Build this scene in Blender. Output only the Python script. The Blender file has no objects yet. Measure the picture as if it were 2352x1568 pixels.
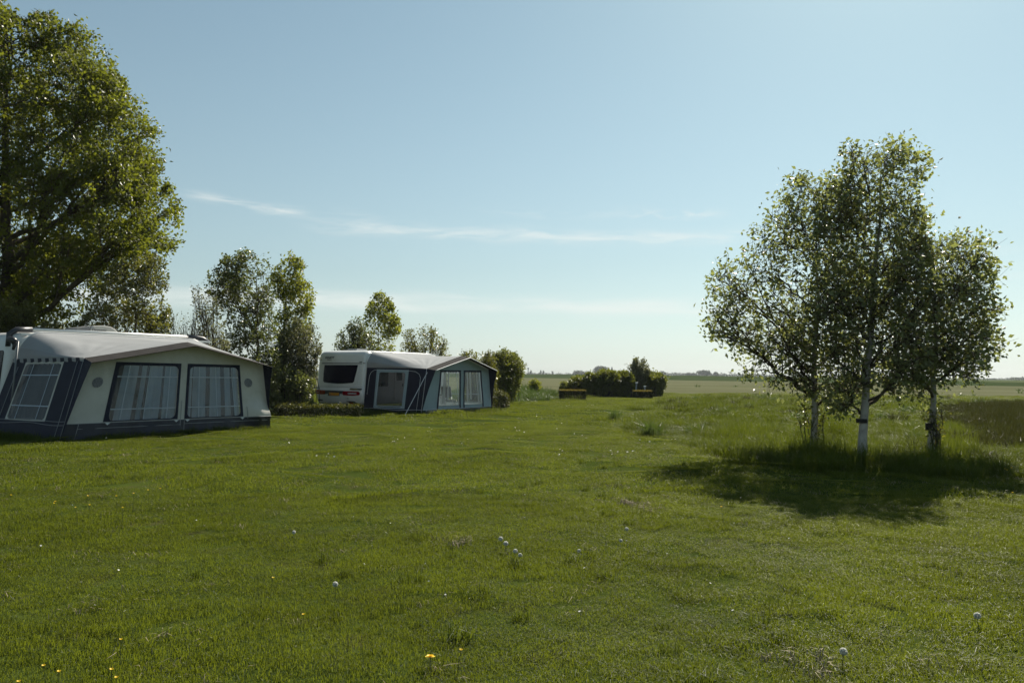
import bpy, math, random
import numpy as np
from mathutils import Vector, Matrix, Euler

random.seed(7)
RNG = np.random.default_rng(7)
SC = bpy.context.scene
COL = SC.collection
R = math.radians

# ------------------------------------------------------------------ camera
CAM_H, F_PX, PITCH, ROLL = 1.62, 1882.0, R(2.28), R(0.55)
cam_d = bpy.data.cameras.new('camera')
cam = bpy.data.objects.new('camera', cam_d)
COL.objects.link(cam)
cam_d.sensor_width = 36.0
cam_d.lens = 36.0 * F_PX / 2352.0
cam_d.clip_start, cam_d.clip_end = 0.05, 20000
CAM_R = Euler((math.pi / 2 + PITCH, 0, 0)).to_matrix() @ Matrix.Rotation(ROLL, 3, 'Z')
cam.matrix_world = Matrix.Translation((0, 0, CAM_H)) @ CAM_R.to_4x4()
SC.camera = cam

# ------------------------------------------------------------------ sky, sun, exposure
SUN_AZ, SUN_EL = R(26.5), R(40)           # azimuth clockwise from +Y
SUN_DIR = Vector((math.sin(SUN_AZ) * math.cos(SUN_EL), math.cos(SUN_AZ) * math.cos(SUN_EL), math.sin(SUN_EL)))
sun_d = bpy.data.lights.new('sun', 'SUN')
sun_d.energy, sun_d.angle, sun_d.color = 5.0, R(0.5), (1.0, 0.93, 0.80)
sun = bpy.data.objects.new('sun', sun_d)
COL.objects.link(sun)
sun.rotation_euler = (-SUN_DIR).to_track_quat('-Z', 'Y').to_euler()
SKY_STRENGTH = 0.068
SC.view_settings.view_transform = 'Standard'
SC.view_settings.look = 'None'
SC.view_settings.gamma = 1
SC.view_settings.use_curve_mapping = False
SC.view_settings.exposure = 0.75


class NT:
    """small helper for node trees"""
    def __init__(s, tree):
        s.t = tree
        s.n, s.l = tree.nodes, tree.links

    def node(s, kind, **kw):
        n = s.n.new(kind)
        for k, v in kw.items():
            setattr(n, k, v)
        return n

    def put(s, sock, v):
        if isinstance(v, bpy.types.NodeSocket):
            s.l.new(v, sock)
        elif v is not None:
            sock.default_value = v

    def math(s, op, a, b=None, c=None, clamp=False):
        n = s.node('ShaderNodeMath', operation=op)
        n.use_clamp = clamp
        for i, v in enumerate((a, b, c)):
            if v is not None:
                s.put(n.inputs[i], v)
        return n.outputs[0]

    def mix(s, f, a, b, mode='MIX'):
        n = s.node('ShaderNodeMix', data_type='RGBA', blend_type=mode)
        s.put(n.inputs[0], f)
        s.put(n.inputs[6], a if isinstance(a, bpy.types.NodeSocket) else (*a, 1))
        s.put(n.inputs[7], b if isinstance(b, bpy.types.NodeSocket) else (*b, 1))
        return n.outputs[2]

    def smooth(s, v, lo, hi, a=0.0, b=1.0):
        n = s.node('ShaderNodeMapRange', interpolation_type='SMOOTHSTEP')
        for i, x in enumerate((v, lo, hi, a, b)):
            s.put(n.inputs[i], x)
        return n.outputs[0]

    def noise(s, vec, scale, detail=3.0, rough=0.5, dist=0.0):
        n = s.node('ShaderNodeTexNoise')
        s.put(n.inputs['Vector'], vec)
        n.inputs['Scale'].default_value = scale
        n.inputs['Detail'].default_value = detail
        n.inputs['Roughness'].default_value = rough
        n.inputs['Distortion'].default_value = dist
        return n.outputs[0]


def build_world():
    w = bpy.data.worlds.new('World')
    SC.world = w
    w.use_nodes = True
    t = NT(w.node_tree)
    t.n.clear()
    out = t.node('ShaderNodeOutputWorld')
    bg = t.node('ShaderNodeBackground')
    bg.inputs[1].default_value = SKY_STRENGTH
    sky = t.node('ShaderNodeTexSky', sky_type='NISHITA')
    sky.sun_disc = False
    sky.sun_elevation, sky.sun_rotation = SUN_EL, SUN_AZ
    sky.air_density, sky.dust_density, sky.ozone_density = 1.0, 0.35, 1.6
    sky.altitude = 0
    # thin cirrus, laid out by compass direction and elevation
    tc = t.node('ShaderNodeTexCoord')
    sep = t.node('ShaderNodeSeparateXYZ')
    t.l.new(tc.outputs['Generated'], sep.inputs[0])
    x, y, z = sep.outputs
    az = t.math('MULTIPLY', t.math('ARCTAN2', x, y), 57.2958)
    el = t.math('MULTIPLY', t.math('ARCSINE', z), 57.2958)

    def fibres(sx, sy, seed, detail=5.0):
        c = t.node('ShaderNodeCombineXYZ')
        t.put(c.inputs[0], t.math('MULTIPLY', az, sx))
        t.put(c.inputs[1], t.math('MULTIPLY', el, sy))
        c.inputs[2].default_value = seed
        return t.noise(c.outputs[0], 1.0, detail, 0.55, 0.6)

    def streak(az0, az1, soft, el0, slope, sig, seed, sx=0.12, sy=1.1, lo=0.38, hi=0.72, amp=1.0):
        mid = t.math('ADD', t.math('MULTIPLY', t.math('SUBTRACT', az, (az0 + az1) / 2), slope), el0)
        wob = t.math('MULTIPLY', t.math('SUBTRACT', fibres(0.16, 0.1, seed + 31, 2.0), 0.5), sig * 2.2)
        q = t.math('DIVIDE', t.math('SUBTRACT', t.math('SUBTRACT', el, mid), wob), sig)
        band = t.math('EXPONENT', t.math('MULTIPLY', t.math('MULTIPLY', q, q), -1.0))
        m = t.math('MULTIPLY', t.smooth(az, az0 - soft, az0 + soft), t.smooth(az, az1 - soft, az1 + soft, 1.0, 0.0))
        f = t.smooth(fibres(sx, sy, seed), lo, hi)
        return t.math('MULTIPLY', t.math('MULTIPLY', t.math('MULTIPLY', band, m), f), amp)

    parts = [streak(-21.5, -14.5, 1.5, 11.0, -0.11, 0.28, 3.1, 0.35, 2.2, 0.3, 0.7, 0.5),
             streak(-17, -9, 2.5, 10.6, -0.10, 0.5, 5.9, 0.25, 1.6, 0.4, 0.75, 0.25),
             streak(-13, 16.5, 3, 9.65, -0.014, 0.42, 8.3, 0.3, 2.2, 0.28, 0.72, 0.5),
             streak(8, 14, 1.5, 11.0, -0.06, 0.35, 12.7, 0.5, 1.6, 0.42, 0.7, 0.4),
             streak(-2, 8, 2.5, 11.2, -0.02, 0.35, 15.3, 0.35, 1.6, 0.42, 0.75, 0.18),
             streak(-40, 16, 4, 4.7, -0.005, 0.5, 21.7, 0.10, 1.0, 0.2, 0.65, 0.55),
             streak(-22, 4, 5, 5.3, 0.0, 0.4, 27.7, 0.12, 1.4, 0.35, 0.7, 0.35),
             streak(27, 48, 3, 7.2, 0.06, 0.8, 33.3, 0.15, 0.9, 0.3, 0.7, 0.5)]
    m = parts[0]
    for p in parts[1:]:
        m = t.math('ADD', m, p)
    m = t.math('MINIMUM', m, 0.85)
    col = t.mix(1.0, sky.outputs[0], (0.795, 1.025, 0.86), 'MULTIPLY')
    # water vapour low in the sky: whitens the colour towards the horizon, all the way round
    low = t.math('EXPONENT', t.math('MULTIPLY', t.math('MAXIMUM', el, 0.0), -0.09))
    hsv = t.node('ShaderNodeHueSaturation')
    t.put(hsv.inputs['Color'], col)
    t.put(hsv.inputs['Saturation'], t.math('SUBTRACT', 0.80, t.math('MULTIPLY', low, 0.42)))
    col = hsv.outputs[0]
    col = t.mix(low, col, t.mix(1.0, col, (0.97, 1.0, 1.10), 'MULTIPLY'))
    dim = t.math('SUBTRACT', 1.0, t.math('MULTIPLY', low, 0.38))
    vm = t.node('ShaderNodeVectorMath', operation='SCALE')
    t.l.new(col, vm.inputs[0])
    t.put(vm.inputs['Scale'], dim)
    col = vm.outputs[0]
    col = t.mix(m, col, (8.0, 8.2, 7.8))
    t.l.new(col, bg.inputs[0])
    t.l.new(bg.outputs[0], out.inputs[0])


build_world()


# ------------------------------------------------------------------ placing helpers (pixel of the 2352 wide photo -> world)
def ray(px, py):
    return CAM_R @ Vector(((px - 1176) / F_PX, (784 - py) / F_PX, -1.0))


def at(px, py, d):
    """point seen at that pixel, d metres ahead of the camera"""
    v = ray(px, py)
    v = v * (d / v.y)
    return Vector((v.x, v.y, CAM_H + v.z))


def gr(px, py):
    v = ray(px, py)
    k = -CAM_H / v.z
    return Vector((v.x * k, v.y * k, 0.0))


def gz(x, y):
    """gentle lumps of the lawn"""
    fade = np.clip((27 - y) / 14, 0, 1) * np.clip((40 - np.abs(x)) / 15, 0, 1)
    return fade * (0.03 * np.sin(x * 0.5 + 0.35 * y) * np.sin(y * 0.45 + 1.3) + 0.012 * np.sin(x * 0.9 - y * 0.7 + 2.0))


# ------------------------------------------------------------------ object helpers
def tag(o, label=None, cat=None, group=None, kind=None):
    for k, v in (('label', label), ('category', cat), ('group', group), ('kind', kind)):
        if v:
            o[k] = v
    return o


def empty(name, loc, rz=0.0, label=None, cat=None, group=None):
    o = bpy.data.objects.new(name, None)
    COL.objects.link(o)
    o.location = loc
    o.rotation_euler = (0, 0, rz)
    o.empty_display_size = 0.2
    return tag(o, label, cat, group)


def mesh_obj(name, verts, faces, mats, parent=None, smooth=False, midx=None):
    me = bpy.data.meshes.new(name)
    me.from_pydata([tuple(v) for v in verts], [], [tuple(f) for f in faces])
    o = bpy.data.objects.new(name, me)
    COL.objects.link(o)
    for m in (mats if isinstance(mats, (list, tuple)) else [mats]):
        me.materials.append(m)
    if midx is not None:
        me.polygons.foreach_set('material_index', midx)
    if smooth:
        me.polygons.foreach_set('use_smooth', [True] * len(me.polygons))
    if parent:
        o.parent = parent
    me.update()
    return o


def np_mesh(name, V, tris=None, quads=None, mat=None, parent=None, smooth=False, link=True):
    """fast mesh from numpy arrays"""
    me = bpy.data.meshes.new(name)
    T = np.zeros((0, 3), np.int32) if tris is None else np.asarray(tris, np.int32)
    Q = np.zeros((0, 4), np.int32) if quads is None else np.asarray(quads, np.int32)
    me.vertices.add(len(V))
    me.vertices.foreach_set('co', np.asarray(V, np.float32).ravel())
    nl = len(T) * 3 + len(Q) * 4
    me.loops.add(nl)
    me.loops.foreach_set('vertex_index', np.concatenate([T.ravel(), Q.ravel()]).astype(np.int32))
    me.polygons.add(len(T) + len(Q))
    st = np.concatenate([np.arange(len(T)) * 3, len(T) * 3 + np.arange(len(Q)) * 4]).astype(np.int32)
    me.polygons.foreach_set('loop_start', st)
    me.polygons.foreach_set('use_smooth', np.full(len(T) + len(Q), bool(smooth)))
    if mat:
        me.materials.append(mat)
    me.update(calc_edges=True)
    o = bpy.data.objects.new(name, me)
    if link:
        COL.objects.link(o)
    if parent:
        o.parent = parent
    return o


class MB:
    """collects solids into one mesh"""
    def __init__(s):
        s.v, s.f = [], []

    def add(s, vs, fs):
        b = len(s.v)
        s.v += [Vector(v) for v in vs]
        s.f += [tuple(b + i for i in f) for f in fs]
        return s

    def box(s, c, size, rot=None):
        hx, hy, hz = size[0] / 2, size[1] / 2, size[2] / 2
        vs = [Vector((sx * hx, sy * hy, sz * hz)) for sz in (-1, 1) for sy in (-1, 1) for sx in (-1, 1)]
        if rot:
            m = Euler(rot).to_matrix()
            vs = [m @ v for v in vs]
        return s.add([v + Vector(c) for v in vs], [(0, 2, 3, 1), (4, 5, 7, 6), (0, 1, 5, 4), (1, 3, 7, 5), (3, 2, 6, 7), (2, 0, 4, 6)])

    def tube(s, pts, r, n=8, r1=None):
        pts = [Vector(p) for p in pts]
        rings = []
        for i, p in enumerate(pts):
            d = (pts[min(i + 1, len(pts) - 1)] - pts[max(i - 1, 0)]).normalized()
            a = d.orthogonal().normalized() if i == 0 else (a - d * a.dot(d)).normalized()
            b = d.cross(a)
            rr = r if r1 is None else r + (r1 - r) * i / (len(pts) - 1)
            rings.append([p + (a * math.cos(2 * math.pi * k / n) + b * math.sin(2 * math.pi * k / n)) * rr for k in range(n)])
        vs = [q for ring in rings for q in ring]
        fs = [(i * n + k, i * n + (k + 1) % n, (i + 1) * n + (k + 1) % n, (i + 1) * n + k) for i in range(len(pts) - 1) for k in range(n)]
        fs += [tuple(range(n))[::-1], tuple((len(pts) - 1) * n + k for k in range(n))]
        return s.add(vs, fs)

    def prism(s, poly, depth, M):
        """polygon (a,b) extruded along the third axis by depth; M maps (a,b,c) -> Vector"""
        n = len(poly)
        vs = [M(a, b, 0) for a, b in poly] + [M(a, b, depth) for a, b in poly]
        fs = [tuple(range(n))[::-1], tuple(range(n, 2 * n))] + [(i, (i + 1) % n, n + (i + 1) % n, n + i) for i in range(n)]
        return s.add(vs, fs)

    def build(s, name, mat, parent=None, smooth=False, bevel=0.0):
        o = mesh_obj(name, s.v, s.f, mat, parent, smooth)
        if bevel:
            m = o.modifiers.new('bevel', 'BEVEL')
            m.width, m.segments, m.limit_method = bevel, 2, 'ANGLE'
        return o


def rounded(a0, b0, a1, b1, ra, rb=None, n=5):
    rb = ra if rb is None else rb
    pts = []
    for ca, cb, q in ((a1 - ra, b0 + rb, -90), (a1 - ra, b1 - rb, 0), (a0 + ra, b1 - rb, 90), (a0 + ra, b0 + rb, 180)):
        for k in range(n + 1):
            t = R(q + 90 * k / n)
            pts.append((ca + ra * math.cos(t), cb + rb * math.sin(t)))
    return pts


# ------------------------------------------------------------------ materials
def mat_surface(name, color, rough=0.6, var=0.12, scale=6.0, metal=0.0, spec=0.5, trans=0.0, bump=0.0, bscale=40.0, trans_col=None, dirt=None, dirt_scale=1.3):
    """painted, woven or moulded surface with mottling, optional light coming through the cloth"""
    m = bpy.data.materials.new(name)
    m.use_nodes = True
    t = NT(m.node_tree)
    t.n.clear()
    out = t.node('ShaderNodeOutputMaterial')
    p = t.node('ShaderNodeBsdfPrincipled')
    tc = t.node('ShaderNodeTexCoord')
    n = t.noise(tc.outputs['Object'], scale, 4.0, 0.6)
    lo = tuple(max(0, c * (1 - var)) for c in color)
    hi = tuple(min(1, c * (1 + var)) for c in color)
    col = t.mix(t.smooth(n, 0.3, 0.7), lo, hi)
    if dirt:
        n2 = t.noise(tc.outputs['Object'], dirt_scale, 5.0, 0.65)
        col = t.mix(t.smooth(n2, 0.48, 0.8, 0.0, 0.6), col, dirt)
    t.put(p.inputs['Base Color'], col)
    p.inputs['Roughness'].default_value = rough
    p.inputs['Metallic'].default_value = metal
    p.inputs['Specular IOR Level'].default_value = spec
    if bump:
        b = t.node('ShaderNodeBump')
        b.inputs['Strength'].default_value = bump
        b.inputs['Distance'].default_value = 0.01
        t.put(b.inputs['Height'], t.noise(tc.outputs['Object'], bscale, 3.0))
        t.l.new(b.outputs[0], p.inputs['Normal'])
    sh = p.outputs[0]
    if trans:
        tr = t.node('ShaderNodeBsdfTranslucent')
        t.put(tr.inputs[0], (*(trans_col or color), 1))
        mx = t.node('ShaderNodeMixShader')
        mx.inputs[0].default_value = trans
        t.l.new(sh, mx.inputs[1])
        t.l.new(tr.outputs[0], mx.inputs[2])
        sh = mx.outputs[0]
    t.l.new(sh, out.inputs[0])
    return m


def mat_leaf(name, c_lo, c_hi, trans_col, trans=0.35, rough=0.38, spec=0.5, pscale=0.5, dry=None, dry_lo=0.62, dry_hi=0.85):
    """leaf or blade: every leaf its own shade, patches of lighter and darker growth, light through the leaf"""
    m = bpy.data.materials.new(name)
    m.use_nodes = True
    t = NT(m.node_tree)
    t.n.clear()
    out = t.node('ShaderNodeOutputMaterial')
    p = t.node('ShaderNodeBsdfPrincipled')
    g = t.node('ShaderNodeNewGeometry')
    n = t.noise(g.outputs['Position'], pscale, 3.0, 0.6)
    f = t.math('ADD', t.math('MULTIPLY', t.smooth(n, 0.3, 0.7), 0.6), t.math('MULTIPLY', g.outputs['Random Per Island'], 0.4))
    col = t.mix(f, c_lo, c_hi)
    tcol = t.mix(f, tuple(c * 0.7 for c in trans_col), tuple(c * 1.25 for c in trans_col))
    if dry:
        n2 = t.noise(g.outputs['Position'], pscale * 2.7, 4.0, 0.7)
        df = t.smooth(t.math('ADD', n2, t.math('MULTIPLY', t.math('SUBTRACT', g.outputs['Random Per Island'], 0.5), 0.35)), dry_lo, dry_hi)
        col = t.mix(df, col, dry)
        tcol = t.mix(df, tcol, tuple(c * 0.7 for c in dry))
    t.put(p.inputs['Base Color'], col)
    p.inputs['Roughness'].default_value = rough
    p.inputs['Specular IOR Level'].default_value = spec
    tr = t.node('ShaderNodeBsdfTranslucent')
    t.put(tr.inputs[0], tcol)
    mx = t.node('ShaderNodeMixShader')
    mx.inputs[0].default_value = trans
    t.l.new(p.outputs[0], mx.inputs[1])
    t.l.new(tr.outputs[0], mx.inputs[2])
    t.l.new(mx.outputs[0], out.inputs[0])
    return m


def mat_ground(name, cols, scales, rough=0.9, bump=0.5, bscale=18.0, stretch=(1, 1, 1)):
    m = bpy.data.materials.new(name)
    m.use_nodes = True
    t = NT(m.node_tree)
    t.n.clear()
    out = t.node('ShaderNodeOutputMaterial')
    p = t.node('ShaderNodeBsdfPrincipled')
    g = t.node('ShaderNodeNewGeometry')
    mp = t.node('ShaderNodeMapping')
    mp.inputs['Scale'].default_value = stretch
    t.l.new(g.outputs['Position'], mp.inputs[0])
    col = t.mix(t.smooth(t.noise(mp.outputs[0], scales[0], 5.0, 0.65), 0.32, 0.68), cols[0], cols[1])
    col = t.mix(t.smooth(t.noise(mp.outputs[0], scales[1], 4.0, 0.6), 0.5, 0.75), col, cols[2])
    t.put(p.inputs['Base Color'], col)
    p.inputs['Roughness'].default_value = rough
    p.inputs['Specular IOR Level'].default_value = 0.0
    b = t.node('ShaderNodeBump')
    b.inputs['Strength'].default_value = bump
    b.inputs['Distance'].default_value = 0.04
    t.put(b.inputs['Height'], t.noise(g.outputs['Position'], bscale, 4.0, 0.7))
    t.l.new(b.outputs[0], p.inputs['Normal'])
    t.l.new(p.outputs[0], out.inputs[0])
    return m


def mat_film(name, tint=(0.85, 0.9, 0.92), gloss=0.10, rough=0.06, veil=0.10, veil_col=(0.5, 0.55, 0.6), wrinkle=0.15, wscale=5.0):
    """clear plastic window film: see-through, a little milky, glossy and slightly wrinkled"""
    m = bpy.data.materials.new(name)
    m.use_nodes = True
    t = NT(m.node_tree)
    t.n.clear()
    out = t.node('ShaderNodeOutputMaterial')
    tr = t.node('ShaderNodeBsdfTransparent')
    tr.inputs[0].default_value = (*tint, 1)
    gl = t.node('ShaderNodeBsdfGlossy')
    gl.inputs['Roughness'].default_value = rough
    df = t.node('ShaderNodeBsdfDiffuse')
    df.inputs[0].default_value = (*veil_col, 1)
    tc = t.node('ShaderNodeTexCoord')
    b = t.node('ShaderNodeBump')
    b.inputs['Strength'].default_value = wrinkle
    b.inputs['Distance'].default_value = 0.05
    t.put(b.inputs['Height'], t.noise(tc.outputs['Object'], wscale, 3.0, 0.6, 1.0))
    t.l.new(b.outputs[0], gl.inputs['Normal'])
    m1 = t.node('ShaderNodeMixShader')
    m1.inputs[0].default_value = veil
    t.l.new(tr.outputs[0], m1.inputs[1])
    t.l.new(df.outputs[0], m1.inputs[2])
    lw = t.node('ShaderNodeLayerWeight')
    lw.inputs[0].default_value = 0.35
    m2 = t.node('ShaderNodeMixShader')
    t.put(m2.inputs[0], t.math('ADD', gloss, t.math('MULTIPLY', lw.outputs['Fresnel'], 0.35), clamp=True))
    t.l.new(m1.outputs[0], m2.inputs[1])
    t.l.new(gl.outputs[0], m2.inputs[2])
    t.l.new(m2.outputs[0], out.inputs[0])
    return m


M = {}
M['lawn'] = mat_ground('lawn_soil', ((0.036, 0.052, 0.011), (0.056, 0.074, 0.015), (0.062, 0.060, 0.024)), (0.5, 1.6))
M['field'] = mat_ground('field_soil', ((0.094, 0.098, 0.053), (0.122, 0.124, 0.072), (0.074, 0.088, 0.035)), (0.05, 0.022), stretch=(0.35, 1, 1), bscale=3.0)
M['dike'] = mat_ground('dike_turf', ((0.030, 0.046, 0.015), (0.042, 0.060, 0.020), (0.033, 0.045, 0.018)), (0.03, 0.06), bscale=1.0)
M['grass'] = mat_leaf('lawn_blades', (0.042, 0.064, 0.009), (0.078, 0.102, 0.012), (0.165, 0.195, 0.012), 0.48, 0.50, 0.22, 0.55, (0.12, 0.105, 0.045), 0.66, 1.0)
M['meadow'] = mat_leaf('meadow_blades', (0.032, 0.058, 0.010), (0.072, 0.096, 0.013), (0.135, 0.165, 0.012), 0.42, 0.55, 0.18, 0.45, (0.10, 0.10, 0.045), 0.60, 0.95)
M['brown_grass'] = mat_leaf('sorrel_blades', (0.024, 0.031, 0.009), (0.044, 0.046, 0.014), (0.065, 0.068, 0.012), 0.3, 0.6, 0.15, 0.4, (0.06, 0.042, 0.018), 0.6, 0.95)
M['field_grass'] = mat_leaf('field_blades', (0.22, 0.23, 0.13), (0.30, 0.30, 0.19), (0.25, 0.26, 0.13), 0.3, 0.6, 0.1, 0.06)
M['weeds'] = mat_leaf('weed_leaves', (0.040, 0.062, 0.016), (0.075, 0.105, 0.026), (0.10, 0.15, 0.022), 0.35, 0.5, 0.3, 0.5)
M['bark_birch'] = mat_surface('birch_bark', (0.40, 0.37, 0.33), 0.85, 0.2, 5.0, spec=0.1, bump=0.6, bscale=25, dirt=(0.06, 0.055, 0.045), dirt_scale=4.0)
M['bark'] = mat_surface('bark', (0.085, 0.070, 0.050), 0.9, 0.3, 7.0, spec=0.1, bump=0.8, bscale=30)
M['bark_grey'] = mat_surface('shrub_bark', (0.06, 0.052, 0.042), 0.9, 0.3, 7.0, spec=0.1)
M['leaf_birch'] = mat_leaf('birch_leaf', (0.085, 0.105, 0.040), (0.175, 0.190, 0.088), (0.30, 0.33, 0.08), 0.46, 0.42, 0.7, 0.7)
M['leaf_poplar'] = mat_leaf('poplar_leaf', (0.044, 0.064, 0.011), (0.090, 0.108, 0.016), (0.22, 0.245, 0.018), 0.44, 0.44, 0.35, 0.35)
M['leaf_olive'] = mat_leaf('olive_leaf', (0.058, 0.068, 0.018), (0.100, 0.108, 0.028), (0.22, 0.22, 0.025), 0.38, 0.35, 0.5, 0.6)
M['leaf_dark'] = mat_leaf('dark_leaf', (0.056, 0.074, 0.028), (0.105, 0.122, 0.044), (0.18, 0.205, 0.038), 0.38, 0.36, 0.5, 0.6)
M['leaf_lime'] = mat_leaf('lime_leaf', (0.080, 0.105, 0.018), (0.15, 0.165, 0.026), (0.30, 0.32, 0.03), 0.45, 0.42, 0.4, 0.6)
M['leaf_grey'] = mat_leaf('grey_leaf', (0.072, 0.084, 0.040), (0.125, 0.130, 0.066), (0.20, 0.205, 0.07), 0.36, 0.40, 0.5, 0.6)
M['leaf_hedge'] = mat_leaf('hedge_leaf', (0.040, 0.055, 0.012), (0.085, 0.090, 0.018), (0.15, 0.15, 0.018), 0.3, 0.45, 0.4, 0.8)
M['leaf_shade'] = mat_leaf('shaded_hedge_leaf', (0.018, 0.026, 0.009), (0.034, 0.040, 0.012), (0.04, 0.045, 0.01), 0.08, 0.7, 0.08, 0.8)  # hedge body leaves, darkened to carry the shade of the front
M['leaf_gold'] = mat_leaf('gold_leaf', (0.14, 0.115, 0.025), (0.24, 0.19, 0.04), (0.26, 0.2, 0.03), 0.35, 0.5, 0.3, 0.8)
M['leaf_bush'] = mat_leaf('bush_leaf', (0.044, 0.060, 0.014), (0.105, 0.118, 0.025), (0.22, 0.24, 0.025), 0.38, 0.42, 0.4, 0.35)
M['leaf_far'] = mat_leaf('far_leaf', (0.035, 0.045, 0.02), (0.06, 0.07, 0.03), (0.06, 0.08, 0.02), 0.2, 0.7, 0.1, 0.05)

M['roof_grey'] = mat_surface('awning_roof_fabric', (0.345, 0.355, 0.365), 0.7, 0.05, 2.0, spec=0.25, trans=0.22, bump=0.05)
M['gable_grey'] = mat_surface('awning_gable_fabric', (0.30, 0.30, 0.31), 0.75, 0.05, 3.0, spec=0.2, trans=0.12)
M['visor'] = mat_surface('visor_fabric', (0.040, 0.037, 0.036), 0.85, 0.10, 5.0, spec=0.05)
M['cream'] = mat_surface('cream_wall_fabric', (0.56, 0.55, 0.51), 0.8, 0.06, 2.5, spec=0.15, trans=0.14, bump=0.7, bscale=3.0, dirt=(0.33, 0.33, 0.27), dirt_scale=1.6)
M['navy'] = mat_surface('navy_fabric', (0.012, 0.013, 0.028), 0.65, 0.15, 4.0, spec=0.25)
M['skirt'] = mat_surface('skirt_plastic', (0.020, 0.021, 0.034), 0.42, 0.25, 6.0, spec=0.4, bump=0.3, bscale=9)
M['teal'] = mat_surface('teal_wall_fabric', (0.31, 0.385, 0.42), 0.8, 0.06, 2.5, spec=0.15, trans=0.15, bump=0.7, bscale=3.0)
M['tape'] = mat_surface('white_piping', (0.66, 0.68, 0.70), 0.5, 0.05, 8.0)
M['tape_dim'] = mat_surface('grey_piping', (0.26, 0.27, 0.28), 0.6, 0.05, 8.0)
M['bars'] = mat_surface('window_tape', (0.50, 0.57, 0.65), 0.5, 0.05, 8.0, trans=0.3)
M['frame_dark'] = mat_surface('window_band_fabric', (0.016, 0.018, 0.036), 0.7, 0.1, 6.0, spec=0.25)
M['curtain'] = mat_surface('sheer_curtain', (0.36, 0.45, 0.56), 0.85, 0.12, 2.0, spec=0.1, trans=0.35)
M['curtain_dim'] = mat_surface('dark_net_curtain', (0.10, 0.105, 0.11), 0.85, 0.2, 2.0, spec=0.1, trans=0.2)
M['shade_backing'] = mat_surface('interior_shade', (0.020, 0.038, 0.078), 0.9, 0.25, 2.0, spec=0.1)
M['curtain_white'] = mat_surface('white_curtain', (0.80, 0.80, 0.78), 0.85, 0.05, 3.0, spec=0.1, trans=0.6)
M['film'] = mat_film('window_film', gloss=0.05, veil=0.06, rough=0.1, wrinkle=0.2, wscale=2.5)
M['film_crinkled'] = mat_film('crinkled_film', (0.33, 0.33, 0.38), gloss=0.05, veil=0.16, veil_col=(0.12, 0.12, 0.14), rough=0.12, wrinkle=0.9, wscale=7.0)
M['film_dim'] = mat_film('tinted_film', (0.6, 0.62, 0.64), 0.04, 0.15, 0.12, (0.20, 0.20, 0.20))
M['mesh_vent'] = mat_surface('vent_mesh', (0.17, 0.17, 0.20), 0.8, 0.5, 30.0)
M['van_white'] = mat_surface('caravan_paint', (0.66, 0.655, 0.64), 0.30, 0.04, 1.2, spec=0.5, dirt=(0.50, 0.48, 0.44), dirt_scale=0.9)
M['van_grey'] = mat_surface('caravan_grey_trim', (0.16, 0.165, 0.17), 0.4, 0.1, 3.0)
M['trim_dark'] = mat_surface('dark_trim', (0.035, 0.036, 0.042), 0.4, 0.1, 5.0)
M['acrylic'] = mat_surface('tinted_window', (0.004, 0.004, 0.011), 0.15, 0.2, 1.5, spec=0.08)
M['red_lens'] = mat_surface('tail_lamp_lens', (0.22, 0.006, 0.012), 0.15, 0.2, 9.0, spec=0.6)
M['clear_lens'] = mat_surface('clear_lens', (0.42, 0.36, 0.36), 0.12, 0.2, 12.0, spec=0.6)
M['plate'] = mat_surface('plate_yellow', (0.62, 0.26, 0.02), 0.5, 0.1, 9.0)
M['ink'] = mat_surface('dark_lettering', (0.055, 0.06, 0.075), 0.5, 0.1, 9.0)
M['alu'] = mat_surface('aluminium', (0.62, 0.62, 0.60), 0.3, 0.08, 6.0, metal=0.85)
M['rail_white'] = mat_surface('white_rail', (0.80, 0.80, 0.78), 0.3, 0.03, 3.0)
M['chrome'] = mat_surface('chrome', (0.80, 0.80, 0.80), 0.15, 0.05, 6.0, metal=1.0)
M['rubber'] = mat_surface('rubber', (0.02, 0.02, 0.02), 0.8, 0.2, 9.0)
M['wood'] = mat_surface('stake_wood', (0.16, 0.125, 0.085), 0.85, 0.3, 9.0, spec=0.1, bump=0.4)
M['plastic_grey'] = mat_surface('grey_plastic', (0.27, 0.29, 0.31), 0.45, 0.1, 5.0)
M['ac_body'] = mat_surface('roof_unit_plastic', (0.40, 0.40, 0.37), 0.5, 0.06, 4.0)
M['black_tie'] = mat_surface('tree_tie_rubber', (0.018, 0.017, 0.016), 0.8, 0.2, 9.0)
M['far_stone'] = mat_surface('far_masonry', (0.10, 0.105, 0.115), 0.9, 0.1, 0.2)
M['petal_white'] = mat_surface('white_petals', (0.78, 0.77, 0.74), 0.7, 0.06, 30.0, trans=0.3)
M['petal_yellow'] = mat_surface('yellow_petals', (0.85, 0.60, 0.015), 0.6, 0.1, 30.0, trans=0.3)
M['fluff'] = mat_surface('seed_fluff', (0.85, 0.85, 0.82), 0.9, 0.05, 60.0, trans=0.75)
M['stem_green'] = mat_surface('flower_stem', (0.08, 0.10, 0.025), 0.6, 0.2, 20.0, trans=0.2)
M['straw'] = mat_surface('dead_stalks', (0.30, 0.24, 0.15), 0.8, 0.2, 20.0)


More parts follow.
